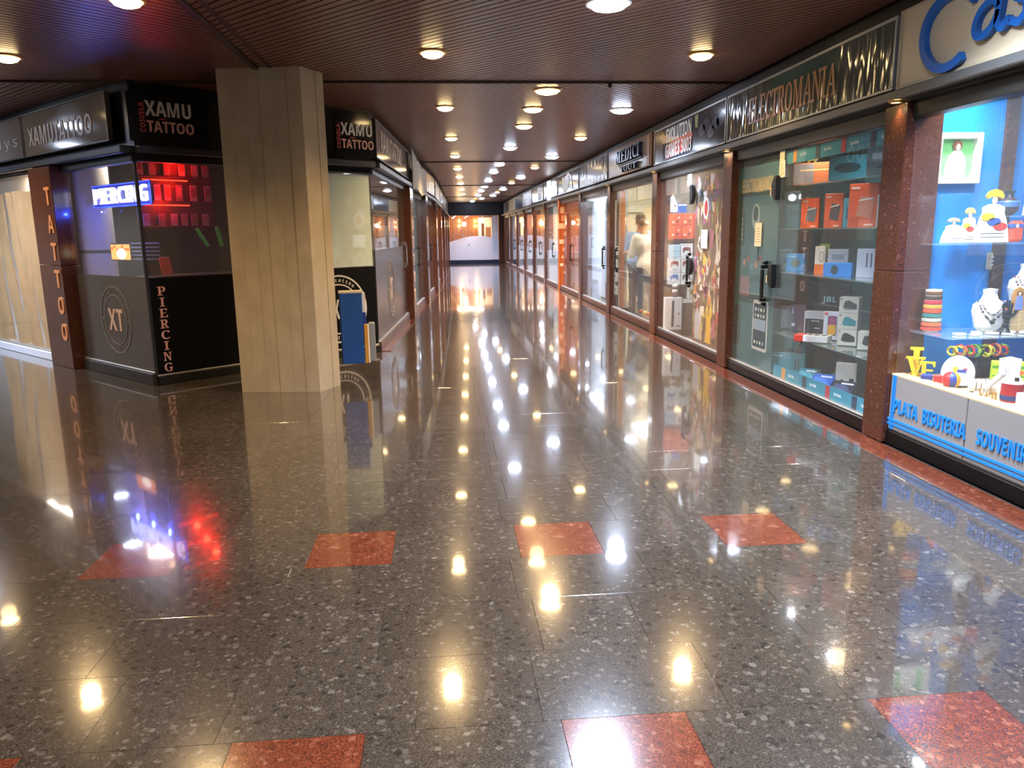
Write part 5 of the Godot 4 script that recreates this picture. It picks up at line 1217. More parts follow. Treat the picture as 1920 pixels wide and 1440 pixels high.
func build_left_shops() -> void:
	var f1 := frame(C0, C1)
	var w1 := (C1 - C0).length()
	var f2 := frame(C1, C2)
	var w2 := (C2 - C1).length()
	wall_head(f1, w1, "wall_front", "dark fascia over the paper-covered window and the tattoo shop")
	var n2 := wall_head(f2, w2, "wall_corner", "black panelled corner face of the tattoo shop")
	part("black_panel", MB.new().box(Vector3(w2 * 0.5, 2.61, 0.02), Vector3(w2, 0.72, 0.03)), black_gloss, n2)
	# two lit name signs on the corner face
	for q in [[0.33, "lit white and red tattoo name beside the neon window"], [2.62, "lit white and red tattoo name beyond the concrete column"]]:
		var s := thing("tattoo_sign", q[1], "sign", f2 * at(q[0], 2.66, 0.037))
		part("sign_panel", MB.new().box(Vector3(0, 0, 0.004), Vector3(0.74 if q[0] < 1 else 0.56, 0.46, 0.008)), black_gloss, s)
		lettering("XAMU", s, at(0.03, 0.09, 0.008), 0.46, 0.14, 0.01, mat("c9c6c0", 0.4))
		lettering("TATTOO", s, at(0.04, -0.08, 0.008), 0.47, 0.105, 0.01, mat("d9a394", 0.4))
		lettering("COSVELA", s, Transform3D(Basis(Vector3(0, 0, 1), PI / 2), Vector3(-0.235, 0.0, 0.008)), 0.28, 0.05, 0.008, mat("b8402c", 0.4))
		part("red_dash", MB.new().box(Vector3(-0.03, -0.005, 0.01), Vector3(0.07, 0.012, 0.006)), mat("c0392b", 0.4), s)
	# corner face glazing: clear above, black film below
	var film_y := 1.1
	var n := front(f2, w2, [0.42, 0.35, 0.23], {"label": "corner glass of the tattoo shop with black film below", "sill": 0.09, "head": 2.24, "sill_mat": mat("131314", 0.3), "head_mat": mat("0f0f11", 0.3)})
	var film := part("black_film", MB.new().box(Vector3(w2 * 0.5, (0.1 + film_y) * 0.5, 0.008), Vector3(w2 - 0.01, film_y - 0.1, 0.003)), mat("0c0d0f", 0.3, 0.0, {"metallic_specular": 0.25}), n)
	var pk := mat("d8a29c", 0.5)
	var word := "PIERCING"
	for i in 8:
		lettering(word[i], film, at(0.125, 0.965 - 0.113 * i, 0.01), 0.05 if word[i] == "I" else 0.085, 0.09, 0.003, pk, "Droid Serif", true, "film_letter")
	ring_logo(film, Vector3(2.28, 0.6, 0.01), 0.42, mat("b9b4ad", 0.5))
	lettering("XT", film, at(2.28, 0.6, 0.01), 0.2, 0.24, 0.003, mat("b9b4ad", 0.5))
	part("white_board", MB.new().box(Vector3(2.49, 1.67, -0.012), Vector3(0.7, 1.12, 0.012)), mat("b4c4bc", 0.6), n)
	# the front that faces the side hall
	var n1 := front(frame(C1 - (C1 - C0).normalized() * 1.76, C1), 1.76, [0.5, 0.5], {"label": "tattoo shop window with grey film below and neon inside", "sill": 0.12, "head": 2.24, "sill_mat": mat("2b2522", 0.35), "head_mat": mat("16171b", 0.35)})
	var film1 := part("grey_film", MB.new().box(Vector3(0.88, 0.615, 0.008), Vector3(1.74, 0.98, 0.003)), mat("4a433f", 0.18), n1)
	ring_logo(film1, Vector3(0.95, 0.63, 0.011), 0.37, mat("6f6863", 0.4))
	lettering("XT", film1, at(0.95, 0.63, 0.011), 0.36, 0.24, 0.003, mat("c9a894", 0.4))
	part("corner_post", MB.new().bb(Vector3(1.755, 1.17, 0.0), Vector3(0.03, 2.14, 0.03), 0.004), mat("3a3a3e", 0.3, 0.5), n1)
	# brown pillar with vertical letters
	var pf := f1 * at(w1 - 2.12, 0, 0.04)
	var p := setting("pillar", "brown granite pillar with orange vertical letters", pf)
	part("granite_slab", MB.new().bb(Vector3(0, 0.6, 0), Vector3(0.66, 1.2, 0.2), 0.006), granite_brown, p)
	part("granite_slab", MB.new().bb(Vector3(0, 1.755, 0), Vector3(0.66, 1.1, 0.2), 0.006), granite_brown, p)
	for i in 6:
		lettering("TATTOO"[i], p, at(0.2, 1.98 - 0.31 * i, 0.1), 0.16, 0.2, 0.01, mat("c98a5c", 0.4), "Droid Sans", true, "pillar_letter")
	# paper-covered window
	var wp := w1 - 2.45
	var np := front(f1, wp, [0.34, 0.33, 0.33], {"label": "shop window covered with brown paper from inside", "sill": 0.1, "head": 2.3, "sill_mat": mat("cfd0d6", 0.4), "head_mat": mat("2b2d33", 0.4)})
	room(f1, 0.0, wp, 0.1, 0.6, mat("f1ede6", 0.7), mat("f1ede6", 0.7), mat("b8b0a6"), mat("efeeea"), "white lit room behind the brown paper", 2.45)
	panel_lamp(f1, Vector3(wp - 1.2, 2.4, -0.36), Vector2(2.0, 0.3), "fff1e0", 1.3, "long panel lamp behind the brown paper", 4.0)
	var r := RandomNumberGenerator.new(); r.seed = 5
	var paper := tri_mat(noise_tex(0.01, "bd9458", "cfa66c", 8), Vector3.ONE * 1.2, 0.8, "ffffff", {"backlight_enabled": true, "backlight": Color(0.5, 0.4, 0.28)})
	var xr := wp - 0.02
	for k in 7:
		var sw := 0.34 + 0.06 * sin(k * 1.9)
		var mb := MB.new()
		var top_l := xr - sw + 0.1 * sin(k * 2.3); var gap := 0.012 + 0.006 * (k % 2)
		var NX := 10; var NY := 26
		var grid := []
		for j in NY + 1:
			var row := []
			var v := float(j) / NY
			var y := lerpf(0.125 + 0.02 * sin(k * 3.0), 2.14 - 0.05 * absf(sin(k * 1.3)), v)
			var lean := 0.16 * (v - 0.0)
			for i in NX + 1:
				var u := float(i) / NX
				var x := xr - sw + (sw - gap) * u - lean
				var z := -0.045 - 0.016 * sin(u * 7.0 + k * 2.0 + v * 3.0) - 0.012 * absf(sin(u * 4.0 - v * 5.0 + k)) - 0.01 * sin(v * 9.0 + u * 5.0 + k * 1.7)
				row.append(Vector3(x, y, z))
			grid.append(row)
		for j in NY:
			for i in NX:
				mb.quad(grid[j][i], grid[j + 1][i], grid[j + 1][i + 1], grid[j][i + 1])
				mb.quad(grid[j][i + 1] - Vector3(0, 0, 0.002), grid[j + 1][i + 1] - Vector3(0, 0, 0.002), grid[j + 1][i] - Vector3(0, 0, 0.002), grid[j][i] - Vector3(0, 0, 0.002))
		var sh := solo("paper_sheet", "crumpled brown paper sheet hung inside the covered shop window", "paper sheet", mb, paper, f1, "brown paper sheets")
		xr -= sw
	part("dark_post", MB.new().bb(Vector3(wp + 0.05, 1.2, -0.03), Vector3(0.12, 2.2, 0.06), 0.005), mat("2f221d", 0.4), np)
	# signs over them
	var sg := sign_board(f1, w1 - 2.6, w1 - 0.3, "glossy grey-brown sign reading as one long word over the tattoo window", mat("8c8176", 0.1), mat("57524c", 0.4, 0.4), 2.45, 2.93)
	lettering("XAMUTATTOO", sg, at(-0.1, -0.03, 0.04), 1.75, 0.2, 0.006, mat("c9b4a6", 0.4))
	var sg2 := sign_board(f1, w1 - 5.0, w1 - 2.63, "glossy grey sign with pale spaced letters over the papered window", mat("847a72", 0.1), mat("57524c", 0.4, 0.4), 2.45, 2.93)
	lettering("l y s", sg2, at(0.72, -0.05, 0.04), 0.6, 0.16, 0.006, mat("b8b0aa", 0.4), "Droid Sans", false)
	tattoo_interior(f1, w1, f2, w2)
	gallery_left()

func tattoo_interior(f1: Transform3D, w1: float, f2: Transform3D, w2: float) -> void:
	var rm := setting("shop_interior", "dark room of the tattoo shop")
	var inner := MB.new()
	# walls that close the corner room: a floor plan behind both glass faces
	var plan := [Vector2(-4.66, -9.82), Vector2(-4.30, -10.25), Vector2(-4.32, -11.9), Vector2(-1.0, -12.6), Vector2(-0.95, -10.15)]
	for i in 4:
		var a: Vector2 = plan[i]; var b: Vector2 = plan[i + 1]
		inner.quad(Vector3(b.x, 0, b.y), Vector3(b.x, 2.6, b.y), Vector3(a.x, 2.6, a.y), Vector3(a.x, 0, a.y))
		inner.quad(Vector3(a.x, 0, a.y), Vector3(a.x, 2.6, a.y), Vector3(b.x, 2.6, b.y), Vector3(b.x, 0, b.y))
	part("inner_wall", inner, mat("2e2623", 0.7), rm)
	var ground := PackedVector2Array([Vector2(-4.62, -9.86), Vector2(-3.0, -8.24), Vector2(-0.97, -10.1), Vector2(-1.0, -12.6), Vector2(-4.32, -11.9), Vector2(-4.3, -10.25)])
	var lie := Transform3D(Basis(Vector3.RIGHT, Vector3(0, 0, 1), Vector3(0, -1, 0)), V0)
	part("shop_ceiling", MB.new().prism(ground, -2.64, -2.6), mat("5a4a44", 0.7), rm, lie)
	part("shop_floor", MB.new().prism(ground, -0.012, 0.0), mat("3a3634", 0.4), rm, lie)
	# neon word
	var neon := thing("neon_sign", "glowing blue-white neon word hanging in the corner window", "neon sign", f1 * at(w1 - 0.86, 1.96, -0.2))
	lettering("PIERCING", neon, at(0, 0, 0), 1.3, 0.17, 0.02, glow("e6ecff", 1.2), "Droid Sans", true, "neon_letters")
	part("neon_backing", MB.new().bb(Vector3(0, 0, -0.015), Vector3(1.4, 0.25, 0.01), 0.004), mat("16249a", 0.4), neon)
	part("neon_tube", MB.new().tube([Vector3(-0.69, -0.115, 0.0), Vector3(0.69, -0.115, 0.0), Vector3(0.69, 0.115, 0.0), Vector3(-0.69, 0.115, 0.0)], 0.004, 6, true), glow("1f3cff", 3.0), neon)
	for k in 3: omni(neon, Vector3(-0.4 + 0.4 * k, -0.17, 0.03), "3a58ff", 0.06, 0.01)
	# red lit wall rack with small frames, behind the corner glass
	var rk := thing("red_rack", "red lit wall rack behind the corner glass", "rack", f2 * at(0.72, 1.6, -0.75))
	part("board", MB.new().bb(Vector3(0, 0.4, -0.02), Vector3(0.86, 0.82, 0.02), 0.004), mat("4a1210", 0.6), rk)
	for k in 3: part("rail", MB.new().bb(Vector3(0, 0.02 + 0.27 * k, 0.015), Vector3(0.86, 0.015, 0.05), 0.003), mat("3a0f0d", 0.5), rk)
	for k in 3:
		part("lamp_strip", MB.new().box(Vector3(-0.1, 0.255 + 0.27 * k, -0.006), Vector3(0.5, 0.01, 0.006)), glow("ff2a18", 3.5), rk)
		omni(rk, Vector3(-0.18 + 0.1 * k, 0.27 + 0.2 * k, 0.12), "ff2414", 0.05, 0.04)
	for row in 3:
		for k in 6:
			var fx := -0.36 + 0.14 * k + 0.03 * sin(row * 2.0 + k)
			var hh := 0.13 + 0.045 * ((k * 3 + row) % 3)
			var g := thing("flash_card", "narrow pale card standing on the red lit rack", "card", f2 * at(0.72 + fx, 1.631 + 0.27 * row, -0.736), "cards on the red rack")
			part("card", MB.new().bb(Vector3(0, hh * 0.5, 0.01), Vector3(0.075, hh, 0.012), 0.002), mat(["7a5c5a", "6a4c4c", "8c706c"][(k + row) % 3], 0.6), g)
			part("print", MB.new().box(Vector3(0, hh * 0.55, 0.0168), Vector3(0.055, hh * 0.6, 0.001)), mat(["7a3a38", "8c5a58", "6a2c2c"][(k * 2 + row) % 3], 0.6), g)
	for q in [[0.62, 1.52, 30.0, "leaning bright green tube in the corner window"], [0.78, 1.5, 12.0, "upright bright green tube beside the leaning one"]]:
		solo("green_tube", q[3], "tube", MB.new().cyl(Vector3(0, 0, 0), Vector3(0, 0.22, 0), 0.02, 0.02, 10), mat("3fae3a", 0.4), f2 * at(q[0] + 0.2, 1.4, -0.3) * Transform3D(Basis(Vector3(0, 0, 1), deg_to_rad(q[2])), V0))
	var bk := thing("red_book", "red folder leaning on the black film behind the glass", "folder", f2 * at(0.24, 1.12, -0.07, 0, -12))
	part("cover", MB.new().bb(Vector3(0, 0.09, 0), Vector3(0.11, 0.18, 0.02), 0.004), mat("a8251f", 0.4), bk)
	part("pages", MB.new().bb(Vector3(0, 0.182, 0), Vector3(0.1, 0.004, 0.014), 0.001), mat("e0d8cc", 0.7), bk)
	var bn := thing("display_bench", "dark bench behind the film of the tattoo shop windows", "bench", Transform3D())
	part("top", MB.new().bb(Vector3(1.3, 1.09, -0.3), Vector3(2.4, 0.03, 0.5), 0.005), mat("161618", 0.4), bn, f2)
	part("body", MB.new().box(Vector3(1.3, 0.535, -0.34), Vector3(2.3, 1.07, 0.4)), mat("121214", 0.5), bn, f2)
	# things seen through the side window
	var scr := thing("picture_screen", "small lit screen with an orange patterned picture", "screen", f1 * at(w1 - 1.06, 1.27, -0.24))
	part("frame", MB.new().bb(Vector3(0, 0.08, 0), Vector3(0.5, 0.19, 0.03), 0.004), mat("1a1a1a", 0.4), scr)
	part("screen_glow", MB.new().box(Vector3(0, 0.08, 0.017), Vector3(0.47, 0.165, 0.003)), glow("e8934a", 1.1), scr)
	part("screen_shape", MB.new().prism(moved(ell(0.12, 0.06, 16), Vector2(0.02, 0.06)), 0.0185, 0.02), glow("fff0dc", 1.4), scr)
	for k in 7: part("screen_shape", MB.new().prism(moved(ell(0.03, 0.018, 8), Vector2(-0.2 + 0.066 * k, 0.12 + 0.02 * sin(k * 2.0))), 0.0185, 0.02), glow("c8541e", 1.0), scr)
	var sh := thing("blue_shelf", "low shelf unit with pale edges beside the lit screen", "shelf", f1 * at(w1 - 0.62, 1.27, -0.3))
	for k in 5: part("shelf_board", MB.new().bb(Vector3(0, 0.005 + 0.042 * k, 0), Vector3(0.32, 0.008, 0.16), 0.002), mat("9fb0d8", 0.4), sh)
	part("back", MB.new().box(Vector3(0, 0.09, -0.08), Vector3(0.32, 0.18, 0.01)), mat("2a3a78", 0.5), sh)
	var colm := thing("white_column", "round white column inside the tattoo shop", "column", at(-4.12, 0, -9.78))
	part("shaft", MB.new().cyl(V0, Vector3(0, 2.6, 0), 0.2, 0.2, 24), mat("e9e4da", 0.6), colm)
	part("black_band", MB.new().lathe([[0.2, 1.33], [0.208, 1.335], [0.208, 1.365], [0.2, 1.37]], 24), mat("1c1c1e", 0.5), colm)
	panel_lamp(Transform3D(), Vector3(-3.7, 2.58, -9.9), Vector2(0.5, 0.3), "fff0e0", 0.7, "square panel lamp over the white column in the tattoo shop", 3.0)

# ---- the gallery side beyond the tattoo shop ---------------------------------------------------------
func gallery_left() -> void:
	var fa := frame(C2, C3)
	var wa := (C3 - C2).length()
	var fb := frame(C3, C4)
	var wb := (C4 - C3).length()
	wall_head(fa, wa, "wall_gallery", "dark fascia along the tattoo shop side of the gallery")
	wall_head(fb, wb, "wall_gallery_end", "dark fascia along the last shops of that side")
	# border of red granite at the foot of the glass
	var bd := setting("trim_2", "red granite border along the tattoo shop side")
	part("border", MB.new().box(Vector3(wa * 0.5, 0.003, 0.1), Vector3(wa, 0.006, 0.12)), granite_red, bd, fa)
	part("border", MB.new().box(Vector3(wb * 0.5, 0.003, 0.1), Vector3(wb, 0.006, 0.12)), granite_red, bd, fb)
	# tattoo shop side window
	var n := front(fa, 3.75, [0.55, 0.45], {"label": "long tattoo shop window with dark film below", "sill": 0.12, "head": 2.24, "sill_mat": mat("4a3830", 0.35), "head_mat": mat("1a1b20", 0.35), "handle": 3.55, "handle_y": 1.15, "handle_mat": mat("9a9a98", 0.3, 0.8)})
	var film := part("grey_film", MB.new().box(Vector3(1.7, 0.72, 0.008), Vector3(3.3, 1.16, 0.003)), mat("453f3c", 0.2), n)
	ring_logo(film, Vector3(1.55, 0.72, 0.011), 0.42, mat("8a837e", 0.4))
	lettering("XT", film, at(1.55, 0.72, 0.011), 0.3, 0.3, 0.003, mat("c9b4a4", 0.4))
	room(fa, 0.2, 3.8, 0.1, 1.3, mat("827260", 0.6), mat("827260", 0.6), mat("4a4440"), mat("b8b2a6"), "waiting room of the tattoo shop", 2.5, false)
	panel_lamp(fa, Vector3(2.2, 2.44, -0.55), Vector2(0.7, 0.4), "f4f6ff", 0.9, "round-cornered panel lamp in the tattoo waiting room", 3.0)
	carton(fa * at(2.6, 1.28, -0.3, -35), "pale blue poster board in the tattoo waiting room", 0.5, 0.36, 0.03, "9fb6c0", [["r", 0, 0.3, 1.0, 0.5, "7f9aa6"]], "poster", "poster_board")
	solo("brass_rail", "thin brass rail across the tattoo waiting room", "rail", MB.new().cyl(Vector3(0.5, 1.86, -0.4), Vector3(3.5, 1.86, -0.4), 0.015, 0.015, 8), mat("c99a4a", 0.3, 0.8), fa)
	var sg := sign_board(fa, 0.03, 3.95, "dark brown gloss sign with tall pale letters round the corner from the tattoo name", mat("3a2c28", 0.12), mat("2f2a28", 0.4, 0.3), 2.44, 2.92)
	lettering("XAMUTATTOO", sg, at(-0.3, 0.02, 0.04), 2.4, 0.26, 0.006, mat("a8988c", 0.4))
	# pillars
	var slab := [MB.new().bb(Vector3(0, 0.6, 0), Vector3(0.5, 1.2, 0.2), 0.006).done(), MB.new().bb(Vector3(0, 1.755, 0), Vector3(0.5, 1.1, 0.2), 0.006).done()]
	var spots := [[fa, 4.05], [fa, 7.5], [fa, 10.75], [fb, 3.9], [fb, 8.3], [fb, 12.3], [fb, 16.0]]
	for i in spots.size():
		var p := setting("pillar", "brown granite pillar on the tattoo shop side", (spots[i][0] as Transform3D) * at(spots[i][1], 0, 0.02))
		part("granite_slab", slab[0], granite_brown, p); part("granite_slab", slab[1], granite_brown, p)
		if i == 0:
			for k in 6: lettering("TATTOO"[k], p, at(-0.02, 1.98 - 0.31 * k, 0.1), 0.16, 0.2, 0.008, mat("c9a68c", 0.4), "Droid Sans", true, "pillar_letter")
	var bays := [
		[fa, 4.3, 7.25, "8fa8a4", "9fb4b0", "dcecff", 0.9, "greenish glass shop window with two globe lamps", "b8b3a8", "torn blank white sign panel"],
		[fa, 7.75, 10.5, "8a6a4a", "7a5c44", "ffdcae", 0.7, "brown shop window with a hanging lantern", "c9a25a", "mustard sign with a bright white patch"],
		[fb, 0.15, 3.65, "e2b96a", "d8b878", "ffe0a0", 1.5, "yellow lit shop window", "d6cfba", "cream sign with thin vertical lines"],
		[fb, 4.15, 8.05, "5f3a2c", "6a4434", "ffcf9a", 0.5, "dark brown shop window past the yellow one", "8a7a6c", "taupe sign past the cream one"],
		[fb, 8.55, 12.05, "c9ccd6", "b8bcc8", "f0f2ff", 1.0, "white shop window with an open door leaf", "c9c2b4", "ivory sign near the end of that side"],
		[fb, 12.55, 15.75, "8a6450", "7a5644", "ffdcb0", 0.7, "reddish brown shop window before the end wall", "a89a8a", "stone-coloured sign before the end wall"],
	]
	for i in bays.size():
		var q: Array = bays[i]
		var fr: Transform3D = (q[0] as Transform3D) * at(q[1], 0, 0)
		var w: float = q[2] - q[1]
		front(fr, w, [0.5, 0.5], {"label": q[7], "sill": 0.1, "sill_mat": mat("4a3026", 0.35), "head_mat": mat("40382f", 0.5), "handle": w * 0.6, "handle_y": 1.05})
		room(fr, -0.1, w + 0.1, 0.1, 1.0, mat(q[3], 0.6), mat(q[3], 0.6), mat("6a6460"), mat("c9c2b6"), "lit room behind the " + q[7], 2.45)
		panel_lamp(fr, Vector3(w * 0.5, 2.4, -0.5), Vector2(1.0, 0.4), q[5], q[6], "panel lamp in the " + q[7], 1.6)
		var s := sign_board(fr, -0.22, w + 0.22, q[9], mat(q[8], 0.25 if i else 0.7), mat("4a4640", 0.4, 0.3), 2.44, 2.9) if i else null
		if i == 1:
			part("white_patch", MB.new().box(Vector3(0.7, -0.06, 0.042), Vector3(0.9, 0.3, 0.004)), mat("efe8d8", 0.3), s)
			for k in 4: part("brown_bar", MB.new().box(Vector3(-1.3 + 0.3 * k, 0, 0.042), Vector3(0.05, 0.4, 0.004)), mat("9a6a2c", 0.3), s)
		if i == 2:
			for k in 6: part("thin_line", MB.new().box(Vector3(-1.4 + 0.5 * k, 0, 0.042), Vector3(0.03, 0.38, 0.004)), mat("a89a84", 0.3), s)
		if i == 0:
			# a torn banner in the place of a sign
			var tb := thing("torn_banner", "torn blank off-white banner hanging over the fascia", "banner", fr * at(-0.15, 2.27, 0.14))
			part("cloth", MB.new().prism(pts([0, 0.02, 0.9, 0.06, 1.8, -0.02, 2.6, 0.04, 3.1, 0.02, 3.1, 0.5, 2.6, 0.56, 1.9, 0.52, 1.3, 0.6, 0.9, 0.58, 0.5, 0.66, 0.42, 0.6, 0.3, 0.67, 0.1, 0.7, 0, 0.72]), 0.0, 0.012), mat("b9b3a6", 0.85), tb)
			for k in 2:
				var gl := thing("globe_lamp", "white globe lamp in the greenish glass shop window", "lamp", fr * at(0.35 + 0.4 * k, 2.1, -0.12), "globe lamps")
				part("stem", MB.new().cyl(Vector3(0, 0.06, 0), Vector3(0, 0.3, 0), 0.008, 0.008, 6), mat("8a8a86", 0.3, 0.7), gl)
				part("lamp_globe", MB.new().ball(V0, Vector3.ONE * 0.07, 14), glow("f4f6ff", 4.0), gl)
				omni(gl, V0, "f4f6ff", 0.25, 0.06)
		if i == 1:
			var ln := thing("lantern", "amber lantern hanging in the brown shop window", "lamp", fr * at(0.6, 1.65, -0.4))
			part("lamp_glass", MB.new().lathe([[0.05, -0.12], [0.09, -0.05], [0.09, 0.08], [0.04, 0.14]], 14), glow("ffca70", 4.0), ln)
			part("cap", MB.new().lathe([[0.1, 0.14], [0.03, 0.2], [0.0, 0.21]], 14), mat("3a2a1a", 0.4, 0.5), ln)
			part("cord", MB.new().cyl(Vector3(0, 0.2, 0), Vector3(0, 0.8, 0), 0.006, 0.006, 6), mat("222222", 0.5), ln)
			omni(ln, V0, "ffca70", 0.4, 0.06)

# ---- the end of the gallery ---------------------------------------------------------------------------
func build_end_shop() -> void:
	var f := frame(Vector2(0.2, -39.5), Vector2(3.3, -39.5))
	var w := setting("wall_end", "navy header over the shop that closes the gallery", f)
	part("header", MB.new().bb(Vector3(1.5, 2.72, -0.05), Vector3(3.3, 0.7, 0.14), 0.01), mat("161c30", 0.3), w)
	part("side_pier", MB.new().bb(Vector3(2.85, 1.2, 0.0), Vector3(0.34, 2.4, 0.16), 0.008), granite_brown, w)
	part("base", MB.new().bb(Vector3(1.35, 0.08, 0.0), Vector3(2.7, 0.16, 0.1), 0.006), mat("1b2338", 0.4), w)
	window_count += 1
	var n := setting("window_%d" % window_count, "end shop glass with a white wave film and a swan mark", f)
	part("pane", MB.new().box(Vector3(1.0, 1.27, 0), Vector3(2.0, 2.2, 0.01)), glass(), n)
	part("pane", MB.new().box(Vector3(2.35, 1.27, 0), Vector3(0.66, 2.2, 0.01)), glass(), n)
	var wave := PackedVector2Array([Vector2(0.02, 0.17), Vector2(2.66, 0.17), Vector2(2.66, 1.15)])
	for i in 13:
		var x := lerpf(2.4, 0.02, i / 12.0)
		wave.append(Vector2(x, 1.0 + 0.36 * sin(clampf((x - 0.0) / 2.5, 0, 1) * PI * 0.78)))
	part("wave_film", MB.new().prism(wave, 0.008, 0.011), mat("e6e7f2", 0.6, 0.0, {"backlight_enabled": true, "backlight": Color(0.85, 0.85, 0.9)}), n)
	part("side_film", MB.new().box(Vector3(2.5, 1.4, 0.009), Vector3(0.3, 1.9, 0.003)), mat("d6e2f0", 0.6, 0.0, {"backlight_enabled": true, "backlight": Color(0.85, 0.9, 1.0)}), n)
	var sw := MB.new()
	stroke(sw, pts([0.55, 1.82, 0.5, 1.75, 0.56, 1.7, 0.66, 1.72, 0.75, 1.8, 0.85, 1.82, 0.9, 1.75, 0.82, 1.68, 0.72, 1.7, 0.76, 1.58, 0.92, 1.42, 0.98, 1.25, 0.9, 1.14]), 0.035, 0.012, 0.02)
	stroke(sw, pts([0.72, 1.62, 0.84, 1.44, 0.86, 1.26, 0.74, 1.16, 0.56, 1.18, 0.42, 1.28, 0.42, 1.42, 0.54, 1.5, 0.68, 1.44]), 0.03, 0.012, 0.02)
	part("swan_mark", sw, mat("e2b4ac", 0.4), n)
	lettering("V", n, at(1.15, 0.92, 0.012), 0.1, 0.14, 0.004, mat("8c8a92", 0.5))
	room(f, 0.0, 2.75, 0.1, 2.2, mat("8a5a38", 0.5), mat("8a5a38", 0.5), mat("8a8078"), mat("b88a58"), "warm timber-lined shop at the end of the gallery", 2.5)
	panel_lamp(f, Vector3(1.2, 2.45, -1.0), Vector2(1.4, 0.8), "ffe6c8", 1.7, "warm panel lamp in the end shop", 1.6)
	for k in 2: sconce(f * at(0.75 + 0.85 * k, 2.0, -2.19), ["brass sconce on the timber wall beside the pendant bulb", "brass sconce on the timber wall away from the pendant bulb"][k], 0.35)
	var pb := thing("pendant_bulb", "bright white pendant bulb in the end shop", "lamp", f * at(0.95, 1.95, -0.42))
	part("lamp_globe", MB.new().ball(V0, Vector3.ONE * 0.11, 16), glow("fff2d8", 7.0), pb)
	part("cord", MB.new().cyl(Vector3(0, 0.1, 0), Vector3(0, 0.5, 0), 0.008, 0.008, 6), mat("33261a", 0.5), pb)
	omni(pb, V0, "ffe9c4", 0.9, 0.1)
	var cb := thing("white_cabinet", "tall cream cabinet with brown doors in the end shop", "cabinet", f * at(2.1, 0, -1.9))
	part("case", MB.new().bb(Vector3(0, 1.15, 0), Vector3(0.7, 2.3, 0.4), 0.01), mat("efe6d2", 0.5), cb)
	part("door", MB.new().bb(Vector3(-0.14, 1.3, 0.21), Vector3(0.14, 1.4, 0.02), 0.004), mat("5a3420", 0.5), cb)
	part("door", MB.new().bb(Vector3(0.14, 1.2, 0.21), Vector3(0.26, 1.2, 0.02), 0.004), mat("9a6a48", 0.5), cb)
	var sl := setting("trim_3", "upright timber slats on the end shop wall", f)
	for k in 16: part("slat", MB.new().bb(Vector3(0.3 + 0.1 * k, 1.5, -2.17), Vector3(0.07, 1.9, 0.03), 0.004), mat("7a4a2c" if k % 2 else "865334", 0.5), sl)

